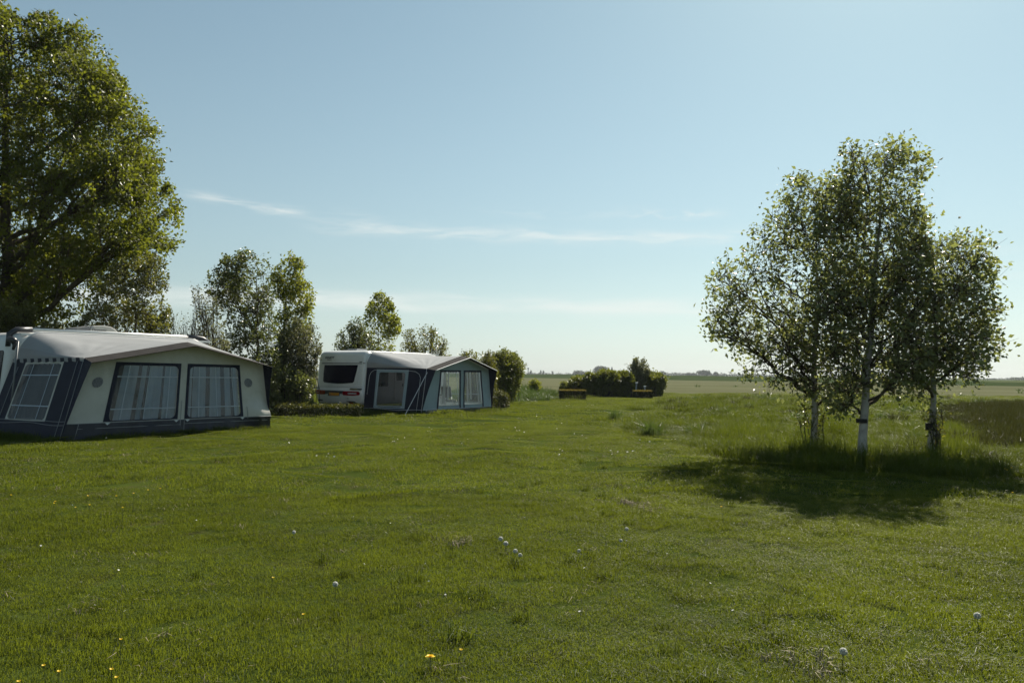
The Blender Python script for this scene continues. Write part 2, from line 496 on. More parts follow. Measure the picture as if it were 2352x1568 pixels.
# ------------------------------------------------------------------ text
def text_mesh(name, body, size, mat, parent, Mx, shear=0.0, bold=0.0):
    cu = bpy.data.curves.new(name, 'FONT')
    cu.body, cu.size, cu.shear = body, size, shear
    cu.extrude = 0.002
    cu.offset = bold
    cu.align_x, cu.align_y = 'LEFT', 'BOTTOM_BASELINE'
    tmp = bpy.data.objects.new(name + '_curve', cu)
    COL.objects.link(tmp)
    bpy.context.view_layer.update()
    me = bpy.data.meshes.new_from_object(tmp.evaluated_get(bpy.context.evaluated_depsgraph_get()))
    bpy.data.objects.remove(tmp)
    me.materials.clear()
    me.materials.append(mat)
    me.name = name
    o = bpy.data.objects.new(name, me)
    COL.objects.link(o)
    me.transform(Mx)
    o.parent = parent
    return o


# ------------------------------------------------------------------ polygons and scattered grass
def inside(poly, x, y):
    poly = np.asarray(poly, float)
    x, y = np.asarray(x, float), np.asarray(y, float)
    res = np.zeros(x.shape, bool)
    j = len(poly) - 1
    for i in range(len(poly)):
        xi, yi = poly[i]
        xj, yj = poly[j]
        with np.errstate(divide='ignore', invalid='ignore'):
            c = ((yi > y) != (yj > y)) & (x < (xj - xi) * (y - yi) / (yj - yi + 1e-12) + xi)
        res ^= c
        j = i
    return res


def edge_dist(poly, x, y):
    poly = np.asarray(poly, float)
    best = np.full(np.shape(x), 1e9)
    for i in range(len(poly)):
        a, b = poly[i], poly[(i + 1) % len(poly)]
        ab = b - a
        t = np.clip(((x - a[0]) * ab[0] + (y - a[1]) * ab[1]) / (ab @ ab + 1e-12), 0, 1)
        best = np.minimum(best, np.hypot(x - a[0] - t * ab[0], y - a[1] - t * ab[1]))
    return best


def blade_tile(name, n, size, h0, h1, w, lean, mat, seed, flat=0.0):
    """one turf tile: n bent blades on a size x size square"""
    r = np.random.default_rng(seed)
    # blades gather in tufts
    nt = max(4, n // 14)
    tx = r.uniform(-size / 2, size / 2, (nt, 2))
    k = r.integers(0, nt, n)
    p = tx[k] + r.normal(0, size * 0.035 + 0.012, (n, 2))
    loose = r.random(n) < 0.35
    p[loose] = r.uniform(-size / 2, size / 2, (loose.sum(), 2))
    h = r.uniform(h0, h1, n) * r.choice([1, 1, 1, 0.6, 1.35], n)
    th = r.uniform(0, 2 * np.pi, n)
    ln = np.abs(r.normal(0, lean, n)) + flat * r.random(n)
    yaw = r.uniform(0, 2 * np.pi, n)
    ww = w * r.uniform(0.6, 1.3, n) / 2
    ax = np.stack([np.cos(yaw) * ww, np.sin(yaw) * ww, np.zeros(n)], 1)
    d = np.stack([np.cos(th), np.sin(th)], 1)
    base = np.concatenate([p, np.full((n, 1), -0.01)], 1)
    mid = np.concatenate([p + d * (ln * h * 0.28)[:, None], (h * 0.55)[:, None]], 1)
    tip = np.concatenate([p + d * (ln * h)[:, None], (h * np.clip(1 - 0.35 * ln ** 2, 0.25, 1))[:, None]], 1)
    V = np.stack([base - ax, base + ax, mid - ax * 0.8, mid + ax * 0.8, tip], 1).reshape(-1, 3)
    b = np.arange(n) * 5
    Q = np.stack([b, b + 1, b + 3, b + 2], 1)
    T = np.stack([b + 2, b + 3, b + 4], 1)
    return np_mesh(name, V, T, Q, mat, link=False)


def scatter(name, pts, rotz, scale, tiles, zscale=None, tilt=0.05):
    """one stuff object that sets turf tiles on its points"""
    n = len(pts)
    coll = bpy.data.collections.new(name + '_tiles')
    for o in tiles:
        coll.objects.link(o)
    me = bpy.data.meshes.new(name)
    me.vertices.add(n)
    me.vertices.foreach_set('co', np.asarray(pts, np.float32).ravel())
    rot = np.stack([RNG.normal(0, tilt, n), RNG.normal(0, tilt, n), rotz], 1)
    sc = np.stack([scale, scale, scale if zscale is None else zscale], 1)
    for nm, typ, data in (('rot', 'FLOAT_VECTOR', rot), ('sca', 'FLOAT_VECTOR', sc)):
        a = me.attributes.new(nm, typ, 'POINT')
        a.data.foreach_set('vector', data.astype(np.float32).ravel())
    a = me.attributes.new('pick', 'INT', 'POINT')
    a.data.foreach_set('value', RNG.integers(0, len(tiles), n).astype(np.int32))
    o = bpy.data.objects.new(name, me)
    COL.objects.link(o)
    ng = bpy.data.node_groups.new(name + '_scatter', 'GeometryNodeTree')
    ng.interface.new_socket('Geometry', in_out='INPUT', socket_type='NodeSocketGeometry')
    ng.interface.new_socket('Geometry', in_out='OUTPUT', socket_type='NodeSocketGeometry')
    N, L = ng.nodes, ng.links
    gi, go = N.new('NodeGroupInput'), N.new('NodeGroupOutput')
    iop = N.new('GeometryNodeInstanceOnPoints')
    ci = N.new('GeometryNodeCollectionInfo')
    ci.inputs['Collection'].default_value = coll
    ci.inputs['Separate Children'].default_value = True
    ci.inputs['Reset Children'].default_value = True

    def attr(nm, typ):
        a = N.new('GeometryNodeInputNamedAttribute')
        a.data_type = typ
        a.inputs['Name'].default_value = nm
        return a.outputs['Attribute']
    L.new(gi.outputs[0], iop.inputs['Points'])
    L.new(ci.outputs[0], iop.inputs['Instance'])
    iop.inputs['Pick Instance'].default_value = True
    L.new(attr('pick', 'INT'), iop.inputs['Instance Index'])
    L.new(attr('rot', 'FLOAT_VECTOR'), iop.inputs['Rotation'])
    L.new(attr('sca', 'FLOAT_VECTOR'), iop.inputs['Scale'])
    L.new(iop.outputs[0], go.inputs[0])
    md = o.modifiers.new('scatter', 'NODES')
    md.node_group = ng
    return o


def grid_points(poly, step, jitter=0.16, reject=(), dmin=0, dmax=1e9):
    P = np.asarray(poly, float)
    xs = np.arange(P[:, 0].min(), P[:, 0].max() + step, step)
    ys = np.arange(max(P[:, 1].min(), dmin), min(P[:, 1].max(), dmax) + step, step)
    X, Y = np.meshgrid(xs, ys)
    X = X.ravel() + RNG.uniform(-jitter, jitter, X.size) * step
    Y = Y.ravel() + RNG.uniform(-jitter, jitter, Y.size) * step
    ok = inside(poly, X, Y) & (Y >= dmin) & (Y < dmax) & (np.abs(X) < Y * 0.68 + 4)
    for q in reject:
        ok &= ~(inside(q, X, Y) & (edge_dist(q, X, Y) > 0.45))
    return X[ok], Y[ok]


# ------------------------------------------------------------------ plants
def tubes(P, Rr, S):
    """P (N,K,3) polylines, Rr (N,K) radii -> verts, quads"""
    N, K, _ = P.shape
    D = np.gradient(P, axis=1)
    D /= np.linalg.norm(D, axis=2, keepdims=True) + 1e-9
    ref = np.where(np.abs(D[:, :1, 2:3]) > 0.8, np.array([1.0, 0, 0]), np.array([0, 0, 1.0]))
    A = np.cross(D, np.broadcast_to(ref, D.shape))
    A /= np.linalg.norm(A, axis=2, keepdims=True) + 1e-9
    B = np.cross(D, A)
    ang = 2 * np.pi * np.arange(S) / S
    V = P[:, :, None] + Rr[:, :, None, None] * (A[:, :, None] * np.cos(ang)[:, None] + B[:, :, None] * np.sin(ang)[:, None])
    idx = np.arange(N * K * S).reshape(N, K, S)
    nx = np.roll(idx, -1, axis=2)
    Q = np.stack([idx[:, :-1], nx[:, :-1], nx[:, 1:], idx[:, 1:]], -1).reshape(-1, 4)
    return V.reshape(-1, 3), Q


def leaf_cloud(C, D, size, r, droop=0.3, wide=0.62):
    """folded kite leaves at C growing along D"""
    n = len(C)
    d = D + r.normal(0, 0.75, (n, 3)) + np.array([0, 0, -droop])
    d /= np.linalg.norm(d, axis=1, keepdims=True) + 1e-9
    a = np.cross(d, r.normal(0, 1, (n, 3)))
    a /= np.linalg.norm(a, axis=1, keepdims=True) + 1e-9
    nn = np.cross(d, a)
    s = (size * r.uniform(0.6, 1.3, n))[:, None]
    w = s * wide / 2
    base, tip = C, C + d * s
    m = C + d * s * 0.42 + nn * s * 0.10
    V = np.stack([base, m + a * w, tip, m - a * w], 1).reshape(-1, 3)
    b = np.arange(n) * 4
    T = np.concatenate([np.stack([b, b + 2, b + 1], 1), np.stack([b, b + 3, b + 2], 1)])
    return V, T


def bez(p0, p1, p2, K):
    t = np.linspace(0, 1, K)[None, :, None]
    return p0[:, None] * (1 - t) ** 2 + 2 * p1[:, None] * t * (1 - t) + p2[:, None] * t ** 2


def plant(name, label, cat, poly_px, depth, base_px, leaf, n_clump=40, twigs=14, leaves=12, leaf_size=0.08, sigma=0.45,
          trunk_r=0.12, bark='bark', branch_bark=None, stems=0, kd=0.85, top_px=None, group=None, seed=1, spread=0.25, wind=0.0, droop=0.3,
          low=0.0, scaff=None, twig_r=0.004, wide=0.62, limb_rise=0.55, margin=0.35, base_y=0.0, extra=None, bunch=0.06, holes=0.0):
    """tree or shrub: trunk or stems, limbs to leaf masses, twigs and leaves, filling the crown whose outline is given"""
    r = np.random.default_rng(seed)
    base = at(base_px, 900, depth)
    base = np.array([base.x, depth + base_y, 0.0])
    poly = []
    for px, py in poly_px:
        q = at(px, py, depth)
        poly.append((q.x - base[0], max(q.z, 0.02)))
    poly = np.array(poly)
    lo, hi = poly.min(0), poly.max(0)
    zs = np.linspace(lo[1], hi[1], 40)
    fx = np.linspace(lo[0], hi[0], 160)
    L, H = np.zeros(40), np.zeros(40)
    for i, z in enumerate(zs):
        m = inside(poly, fx, np.full(160, z))
        if m.any():
            L[i], H[i] = fx[m].min(), fx[m].max()
        elif i:
            L[i], H[i] = L[i - 1], H[i - 1]
    L[0], H[0] = L[1], H[1]

    def sample(n, mg):
        out = []
        while len(out) < n:
            x = r.uniform(lo[0], hi[0], 400)
            z = r.uniform(lo[1], hi[1], 400)
            ok = inside(poly, x, z)
            ed = edge_dist(poly, x, z)
            ok &= ed > mg * r.uniform(0.3, 1, 400)
            x, z = x[ok], z[ok]
            l, h = np.interp(z, zs, L), np.interp(z, zs, H)
            c, hw = (l + h) / 2, np.maximum((h - l) / 2, 0.05)
            half = hw * np.sqrt(np.clip(1 - ((x - c) / hw) ** 2, 0.04, 1)) * kd
            y = half * r.uniform(-1, 1, len(x))
            out += list(np.stack([x, y, z], 1))
        return np.array(out[:n])
    def seen(p):
        k_ = depth / (depth + p[:, 1])
        return inside(poly, (base[0] + p[:, 0]) * k_ - base[0], CAM_H + (p[:, 2] - CAM_H) * k_)
    C = sample(n_clump * 3, margin)
    C = C[seen(C)]
    C = C[r.permutation(len(C))[:n_clump]]
    n_clump = len(C)
    C = C[np.argsort(C[:, 2])]
    verts, quads, off = [], [], 0

    def push(V, Q):
        nonlocal off
        verts.append(V)
        quads.append(Q + off)
        off += len(V)
    if stems == 0:
        top = poly[np.argmax(poly[:, 1])] if top_px is None else None
        if top_px is not None:
            q = at(top_px[0], top_px[1], depth)
            top = (q.x - base[0], q.z)
        K = 14
        t = np.linspace(0, 1, K)
        tr = np.stack([t ** 1.3 * top[0] + r.normal(0, 0.03, K) * np.minimum(1, t * 2.5) * min(1, top[1] / 6), r.normal(0, 0.03, K) * np.minimum(1, t * 2.5), t * top[1] * 0.97], 1)
        rad = trunk_r * np.maximum((1 - t) ** 0.9, 0.03)
        rad[0] *= 1.25
        push(*tubes(tr[None], rad[None], 12))
        # scaffold limbs: neighbouring leaf masses hang on one limb
        ns = max(6, n_clump // 9) if scaff is None else scaff
        G = C[r.choice(n_clump, ns, replace=False)]
        for _ in range(5):
            gi = np.argmin(((C[:, None] - G[None]) ** 2).sum(2), 1)
            G = np.array([C[gi == k_].mean(0) if (gi == k_).any() else G[k_] for k_ in range(ns)])
        gi = np.argmin(((C[:, None] - G[None]) ** 2).sum(2), 1)
        hd = np.hypot(G[:, 0] - np.interp(G[:, 2], tr[:, 2], tr[:, 0]), G[:, 1])
        za = np.clip(G[:, 2] - hd * limb_rise - 0.1, max(low, lo[1] * 0.6, 0.05), top[1] * 0.93)
        A0 = np.stack([np.interp(za, tr[:, 2], tr[:, 0]), np.interp(za, tr[:, 2], tr[:, 1]), za], 1)
        ra = np.minimum(np.interp(za, tr[:, 2], rad) * 0.5, 0.012 + 0.022 * np.linalg.norm(G - A0, axis=1))
        mg = A0 * 0.5 + G * 0.5 + r.normal(0, 0.05, G.shape) * np.linalg.norm(G - A0, axis=1)[:, None]
        mg[:, 2] -= 0.06 * hd
        sc_l = bez(A0, mg, G, 9)
        sc_l[:, 1:-1] += r.normal(0, 0.018, (ns, 7, 3)) * np.sqrt(1 + hd)[:, None, None]
        sc_r = ra[:, None] * np.linspace(1, 0.25, 9)[None] + twig_r
        verts, quads, tv, tq, off = [], [], verts, quads, 0
        push(*tubes(sc_l, sc_r, 7))
        u0 = r.uniform(0.45, 0.95, n_clump) * 8
        k0 = np.minimum(u0.astype(int), 7)
        w0 = (u0 - k0)[:, None]
        P0 = sc_l[gi, k0] * (1 - w0) + sc_l[gi, k0 + 1] * w0
        r0 = (sc_r[gi, k0] * 0.55)
    else:
        sb = r.normal(0, spread, (stems, 2))
        si = r.integers(0, stems, n_clump)
        P0 = np.concatenate([sb[si] + r.normal(0, 0.03, (n_clump, 2)), np.zeros((n_clump, 1))], 1)
        # stems stand under the leaf mass they carry
        P0[:, 0] = P0[:, 0] * 0.7 + C[:, 0] * 0.45
        P0[:, 1] = P0[:, 1] * 0.7 + C[:, 1] * 0.45
        r0 = np.full(n_clump, trunk_r) * r.uniform(0.6, 1.2, n_clump)
    mid = P0 * 0.45 + C * 0.55
    mid[:, 2] += (0.08 if stems == 0 else 0.16) * np.linalg.norm(C - P0, axis=1) * r.uniform(0.2, 1, n_clump)
    limb = bez(P0, mid, C, 7)
    limb[:, 1:-1] += r.normal(0, 0.02, (n_clump, 5, 3))
    lr = r0[:, None] * np.linspace(1, 0.18, 7)[None] + twig_r
    push(*tubes(limb, lr, 6))
    # twigs
    ci = np.repeat(np.arange(n_clump), twigs)
    nT = len(ci)
    tt = r.uniform(0.55, 1.0, nT)
    k = tt * 6
    k0 = np.minimum(k.astype(int), 5)
    S = limb[ci, k0] * (1 - (k - k0))[:, None] + limb[ci, k0 + 1] * (k - k0)[:, None]
    E = C[ci] + r.normal(0, sigma, (nT, 3)) * np.array([1, 1, 0.9]) + np.array([wind * sigma, 0, 0.25 * sigma])
    for _ in range(6):
        bad = ~seen(E)
        if not bad.any():
            break
        E[bad] = C[ci][bad] + (E[bad] - C[ci][bad]) * 0.72
    wild = r.random(nT) < 0.09
    E[wild] += (E[wild] - C[ci][wild]) * r.uniform(0.15, 0.5, (wild.sum(), 1)) + np.array([0, 0, 0.12 * sigma])
    E[:, 2] = np.maximum(E[:, 2], 0.06)
    md = (S + E) / 2 + r.normal(0, 0.06, (nT, 3)) * sigma + np.array([0, 0, 0.12 * sigma])
    tw = bez(S, md, E, 5)
    push(*tubes(tw, twig_r * np.linspace(1.6, 0.5, 5)[None].repeat(nT, 0), 3))
    root = empty(name, tuple(base), 0, label, cat, group)
    if stems == 0:
        np_mesh('trunk', np.concatenate(tv), None, np.concatenate(tq), M[bark], root, True)
    np_mesh('branches' if stems == 0 else 'stems', np.concatenate(verts), None, np.concatenate(quads), M[branch_bark or bark], root, True)
    # leaves
    if leaves:
        ti = np.repeat(np.arange(nT), leaves)
        if holes:
            ti = ti[r.random(len(ti)) > holes]
        u = r.beta(2.2, 1.0, len(ti)) * 0.95 + 0.08
        k = np.clip(u, 0, 1) * 4
        k0 = np.minimum(k.astype(int), 3)
        LC = tw[ti, k0] * (1 - (k - k0))[:, None] + tw[ti, k0 + 1] * (k - k0)[:, None] + r.normal(0, bunch, (len(ti), 3))
        LC[:, 2] = np.maximum(LC[:, 2], 0.03)
        LD = E[ti] - S[ti]
        LD /= np.linalg.norm(LD, axis=1, keepdims=True) + 1e-9
        LD = LD * 0.5 + np.array([wind, 0, 0])
        V, T = leaf_cloud(LC, LD, leaf_size, r, droop, wide)
        np_mesh('crown', V, T, None, M[leaf], root)
    return root


def clipped_hedge(name, label, cat, c, rz, size, leaf, top_leaf=None, n=2600, leaf_size=0.045, seed=3, ragged=0.03, group=None):
    """clipped hedge: leaves packed through a box, twigs inside, lighter new growth over body leaves coloured as shaded"""
    r = np.random.default_rng(seed)
    root = empty(name, c, rz, label, cat, group)
    hx, hy, hz = size[0] / 2, size[1] / 2, size[2]
    m = 60
    b = np.stack([r.uniform(-hx * .85, hx * .85, m), r.uniform(-hy * .7, hy * .7, m), np.zeros(m)], 1)
    e = b + np.stack([r.normal(0, .12, m), r.normal(0, .10, m), r.uniform(.6, .92, m) * hz], 1)
    e[:, 0] = np.clip(e[:, 0], -hx, hx)
    e[:, 1] = np.clip(e[:, 1], -hy, hy)
    P = bez(b, (b + e) / 2 + r.normal(0, .04, (m, 3)), e, 5)
    V, Q = tubes(P, np.full((m, 5), .008) * np.linspace(1.4, .6, 5), 4)
    np_mesh('stems', V, None, Q, M['bark_grey'], root)

    def cloud(k, top):
        p = r.uniform(-1, 1, (k, 3))
        f = r.integers(0, 5, k)
        s = np.where(r.random(k) < 0.5, 1, -1)
        q = p.copy()
        dep = 1 - np.abs(r.normal(0, .10, k))
        if top:
            q[:, 2] = 1 - np.abs(r.normal(0, .02, k))
        else:
            q[f < 2, 0] = (s * dep)[f < 2]
            q[(f >= 2) & (f < 4), 1] = (s * dep)[(f >= 2) & (f < 4)]
            q[f == 4, 2] = dep[f == 4]
        return np.stack([q[:, 0] * hx, q[:, 1] * hy, (q[:, 2] + 1) / 2 * hz], 1) + r.normal(0, ragged, (k, 3)) * np.array([1, 1, .8]) + np.array([0, 0, .012]) * top
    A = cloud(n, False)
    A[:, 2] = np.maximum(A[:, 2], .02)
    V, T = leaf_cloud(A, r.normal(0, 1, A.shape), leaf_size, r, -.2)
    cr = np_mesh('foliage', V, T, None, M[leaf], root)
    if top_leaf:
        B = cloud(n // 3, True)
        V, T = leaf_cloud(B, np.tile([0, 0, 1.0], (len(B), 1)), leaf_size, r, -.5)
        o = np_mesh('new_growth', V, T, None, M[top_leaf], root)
    return root


#@@REST@@
# ------------------------------------------------------------------ terrain
def build_ground():
    xs = np.concatenate([[-9000, -3000, -900, -300, -120, -70], np.arange(-48, 48.1, 0.8), [70, 120, 300, 900, 3000, 9000]])
    ys = np.concatenate([[-3000, -300, -60, -20], np.arange(-6, 56.1, 0.8), [70, 100, 160, 300, 700, 1500, 4000, 15000]])
    X, Y = np.meshgrid(xs, ys)
    V = np.stack([X.ravel(), Y.ravel(), gz(X, Y).ravel() - 0.012], 1)
    i = np.arange(len(xs) * len(ys)).reshape(len(ys), len(xs))
    Q = np.stack([i[:-1, :-1], i[:-1, 1:], i[1:, 1:], i[1:, :-1]], -1).reshape(-1, 4)
    tag(np_mesh('ground', V, None, Q, M['lawn'], None, True), kind='structure')


build_ground()
# pale hay field beyond the mown grass
FIELD = [(-60, 66), (-8, 66), (3, 71), (14.7, 73), (24, 73), (31, 61), (46, 56), (90, 54), (420, 150), (420, 420), (60, 420), (-90, 420), (-220, 300), (-160, 90)]
tag(mesh_obj('field', [(x, y, 0.004) for x, y in FIELD], [tuple(range(len(FIELD)))], M['field']), kind='structure')


def build_dike():
    """grass sea dike closing the view; px, toe distance, crest distance, crest height"""
    prof = [(-500, 420, 520, 1.60), (300, 400, 500, 1.60), (1200, 367, 440, 1.62), (1460, 310, 385, 1.66), (1722, 265, 335, 1.68), (1980, 222, 290, 1.15), (2200, 190, 250, 0.70), (2400, 178, 236, 0.62), (2900, 160, 215, 0.62), (3500, 150, 210, 0.6)]
    P = np.array(prof, float)
    px = np.linspace(-500, 3500, 160)
    toe, cr, z = (np.interp(px, P[:, 0], P[:, k]) for k in (1, 2, 3))
    r = np.random.default_rng(4)
    z = z + 0.05 * np.sin(px * 0.021) + r.normal(0, 0.02, len(px))
    k = (px - 1176) / F_PX
    rows = []
    for f, h in ((0, 0.012), (0.55, 0.16), (0.8, 0.55), (1.0, 1.0), (1.06, 1.0), (1.25, 0.02)):
        d = toe + (cr - toe) * f
        rows.append(np.stack([k * d, d, np.maximum(z * h, 0.012)], 1))
    V = np.concatenate(rows)
    n = len(px)
    i = np.arange(len(rows) * n).reshape(len(rows), n)
    Q = np.stack([i[:-1, :-1], i[:-1, 1:], i[1:, 1:], i[1:, :-1]], -1).reshape(-1, 4)
    tag(np_mesh('dike', V, None, Q, M['dike'], None, True), kind='structure')


build_dike()

# ------------------------------------------------------------------ grass
MEADOW = [(24, 70), (15.5, 63), (9.6, 50), (7.3, 43), (4.6, 34), (3.3, 28), (3.1, 24.6), (4.1, 20.4), (3.9, 17.2), (4.4, 15.2), (5.6, 14.0), (7.8, 13.5), (10, 13.3), (14, 13.2), (40, 13), (60, 40), (46, 56), (31, 61)]
BROWN = [(23.5, 45.5), (18.6, 36), (13.9, 26.5), (11.3, 21), (10.4, 18.6), (11.5, 17.2), (16, 16.2), (40, 16), (60, 40), (46, 56), (32, 50)]
ROUGH = [(-1.3, 43), (0.4, 46.5), (2.3, 52), (2.7, 58), (4, 72), (-4, 72), (-4, 48)]
A1_BASE = [(-10.4, 18.85), (-6.9, 23.65), (-9.5, 26), (-13.4, 20.7)]
A2_BASE = [(-3.6, 32.0), (-0.9, 36.5), (-3.6, 38), (-8.4, 35), (-6.4, 33.4)]
LAWN = [(-60, 2.2), (60, 2.2), (60, 75), (-60, 75)]


def build_grass():
    g = M['grass']
    near = [blade_tile('turf', 2500, 0.68, 0.013, 0.036, 0.0036, 0.9, g, 100 + i, 0.5) for i in range(6)]
    mid = [blade_tile('turf', 3000, 1.36, 0.018, 0.044, 0.0065, 0.9, g, 120 + i, 0.5) for i in range(6)]
    far = [blade_tile('turf', 2600, 2.9, 0.03, 0.065, 0.016, 0.9, g, 140 + i, 0.4) for i in range(5)]
    rej = [MEADOW, A1_BASE, A2_BASE, ROUGH]
    sets = []
    for tiles, step, d0, d1 in ((near, 0.5, 2.4, 11), (mid, 1.0, 11, 25), (far, 2.1, 25, 75)):
        x, y = grid_points(LAWN, step, 0.16, rej, d0, d1)
        h = 0.75 + 0.35 * np.sin(x * 1.1 + 0.7 * y) * np.sin(y * 1.5 - x * .3) + RNG.uniform(-0.2, 0.25, len(x))
        sets.append((tiles, x, y, np.clip(h, 0.4, 1.5)))
    for tiles, x, y, h in sets:
        o = scatter('lawn_grass', np.stack([x, y, gz(x, y)], 1), RNG.uniform(0, 6.28, len(x)), RNG.uniform(0.9, 1.15, len(x)), tiles, h)
        tag(o, 'short mown green lawn grass covering the foreground', 'grass', kind='stuff')
    # longer tufts dotted through the lawn
    tuft = [blade_tile('tuft', 70, 0.16, 0.05, 0.10, 0.0055, 0.8, M['meadow'], 160 + i) for i in range(5)]
    x, y = grid_points(LAWN, 0.75, 0.5, rej, 2.6, 16)
    k = (np.sin(x * 0.8 + 1) + np.sin(y * 1.3 + x * .5) + RNG.normal(0, 0.8, len(x))) > 0.9
    x, y = x[k], y[k]
    tag(scatter('grass_tufts', np.stack([x, y, gz(x, y)], 1), RNG.uniform(0, 6.28, len(x)), RNG.uniform(0.7, 1.3, len(x)), tuft), 'longer green grass tufts dotted through the mown lawn', 'grass', kind='stuff')
    # dry clippings lying on the lawn, catching the light
    dry = [blade_tile('clippings', 26, 0.5, 0.03, 0.055, 0.0045, 1.4, M['straw'], 170 + i, 1.3) for i in range(4)]
    x, y = grid_points(LAWN, 0.95, 0.5, rej, 2.6, 22)
    tag(scatter('dry_clippings', np.stack([x, y, gz(x, y) + 0.022], 1), RNG.uniform(0, 6.28, len(x)), RNG.uniform(0.6, 1.2, len(x)), dry), 'pale dry grass clippings lying on the lawn', 'grass', kind='stuff')
    # tall meadow
    mt = [blade_tile('meadow_turf', 900, 0.9, 0.16, 0.34, 0.008, 0.55, M['meadow'], 200 + i, 0.1) for i in range(6)]
    mf = [blade_tile('meadow_turf', 1300, 2.4, 0.14, 0.28, 0.018, 0.55, M['meadow'], 220 + i, 0.1) for i in range(5)]
    for tiles, step, d0, d1, hs in ((mt, 0.72, 12, 27, 1.0), (mf, 1.9, 27, 76, 0.8)):
        x, y = grid_points(MEADOW, step, 0.2, [], d0, d1)
        bi = inside(BROWN, x, y) * edge_dist(BROWN, x, y)
        k = RNG.random(len(x)) < np.exp(-bi / 1.6)
        x, y = x[k], y[k]
        ed = edge_dist(MEADOW, x, y)
        near_trees = np.exp(-((y - 16.0) / 1.9) ** 2) * (x > 3.5) * (x < 14)
        lump = 1 + 0.35 * np.sin(x * 0.9 + 1.7 * np.sin(y * 0.4)) * np.sin(y * 0.55 + x * 0.35) + 0.2 * np.sin(x * 2.3 - y * 1.1)
        h = hs * lump * (np.clip(0.35 + ed * 0.5, 0.35, 0.72) + 0.26 * near_trees) * RNG.lognormal(0, 0.28, len(x))
        tag(scatter('meadow_grass', np.stack([x, y, gz(x, y)], 1), RNG.uniform(0, 6.28, len(x)), RNG.uniform(0.9, 1.15, len(x)), tiles, h), 'long unmown green meadow grass around the three birches', 'grass', kind='stuff')
    tus = [blade_tile('tussock', 150, 0.45, 0.30, 0.55, 0.012, 0.5, M[mm], 230 + i, 0.2) for i, mm in enumerate(('weeds', 'meadow', 'weeds', 'brown_grass', 'brown_grass'))]
    x, y = grid_points(MEADOW, 2.2, 0.5, [BROWN], 13.5, 66)
    k = RNG.random(len(x)) < 0.55
    x, y = x[k], y[k]
    tag(scatter('meadow_tussocks', np.stack([x, y, gz(x, y)], 1), RNG.uniform(0, 6.28, len(x)), RNG.uniform(0.8, 1.5, len(x)), tus, RNG.uniform(0.5, 0.95, len(x))), 'darker tussocks and dry stalks standing out of the meadow grass', 'grass', kind='stuff')
    bt = [blade_tile('sorrel_turf', 900, 1.4, 0.22, 0.46, 0.014, 0.35, M['brown_grass'], 240 + i, 0.1) for i in range(5)]
    x, y = grid_points(BROWN, 0.85, 0.3, (), 15, 62)
    ed = edge_dist(BROWN, x, y)
    keep = RNG.random(len(x)) < np.clip(0.25 + ed * 0.3, 0, 1)
    x, y, ed = x[keep], y[keep], ed[keep]
    tag(scatter('brown_grass', np.stack([x, y, gz(x, y)], 1), RNG.uniform(0, 6.28, len(x)), RNG.uniform(0.9, 1.2, len(x)), bt, np.clip(0.55 + ed * 0.16, 0.55, 1.0) * RNG.uniform(.85, 1.15, len(x))), 'dark brownish tall grass and sorrel right of the birches', 'grass', kind='stuff')
    fw = [blade_tile('field_weeds', 60, 1.2, 0.25, 0.6, 0.05, 0.6, M['weeds'], 270 + i, 0.2) for i in range(3)]
    x, y = grid_points(FIELD, 9.0, 0.5, (), 66, 190)
    k = RNG.random(len(x)) < 0.16
    x, y = x[k], y[k]
    tag(scatter('field_weeds', np.stack([x, y, np.zeros(len(x))], 1), RNG.uniform(0, 6.28, len(x)), RNG.uniform(0.6, 1.6, len(x)), fw, RNG.uniform(0.4, 0.9, len(x))), 'dark weed tufts dotted over the pale field', 'weeds', kind='stuff')
    # rough weeds between the shrubs and the dark bushes, and along the tents' feet
    wt = [blade_tile('weed_turf', 420, 1.5, 0.25, 0.75, 0.03, 0.4, M['weeds'], 280 + i, 0.1) for i in range(5)]
    x, y = grid_points(ROUGH, 1.1, 0.5, (), 40, 72)
    h = np.clip(0.35 + edge_dist(ROUGH, x, y) * 0.3, 0.35, 1.0) * RNG.uniform(0.6, 1.3, len(x))
    tag(scatter('rough_weeds', np.stack([x, y, np.zeros(len(x))], 1), RNG.uniform(0, 6.28, len(x)), RNG.uniform(0.8, 1.2, len(x)), wt, h), 'rough green weeds growing beside the tall shrub', 'weeds', kind='stuff')
    foot = [blade_tile('foot_turf', 160, 0.5, 0.06, 0.16, 0.008, 0.6, M['meadow'], 300 + i, 0.2) for i in range(4)]
    P = []
    for A, B, n in (((-10.6, 18.65), (-6.75, 23.55), 34), ((-13.6, 20.6), (-10.5, 18.6), 22), ((-6.4, 33.2), (-3.5, 31.8), 24), ((-3.5, 31.8), (-0.75, 36.5), 36)):
        t = RNG.random(n)
        P.append(np.stack([A[0] + (B[0] - A[0]) * t, A[1] + (B[1] - A[1]) * t], 1) + RNG.normal(0, 0.08, (n, 2)))
    P = np.concatenate(P)
    tag(scatter('edge_grass', np.stack([P[:, 0], P[:, 1], gz(P[:, 0], P[:, 1])], 1), RNG.uniform(0, 6.28, len(P)), RNG.uniform(0.7, 1.3, len(P)), foot), 'uncut grass standing along the foot of both awnings', 'grass', kind='stuff')


build_grass()


# ------------------------------------------------------------------ awnings
def quadmap(p00, p10, p11, p01, bulge=None):
    p00, p10, p11, p01 = (Vector(p) for p in (p00, p10, p11, p01))
    nrm = (p10 - p00).cross(p01 - p00).normalized()

    def f(a, b, off=0.0):
        p = (p00 * (1 - a) + p10 * a) * (1 - b) + (p01 * (1 - a) + p11 * a) * b
        return p + nrm * (off + (bulge(a, b) if bulge else 0))
    return f


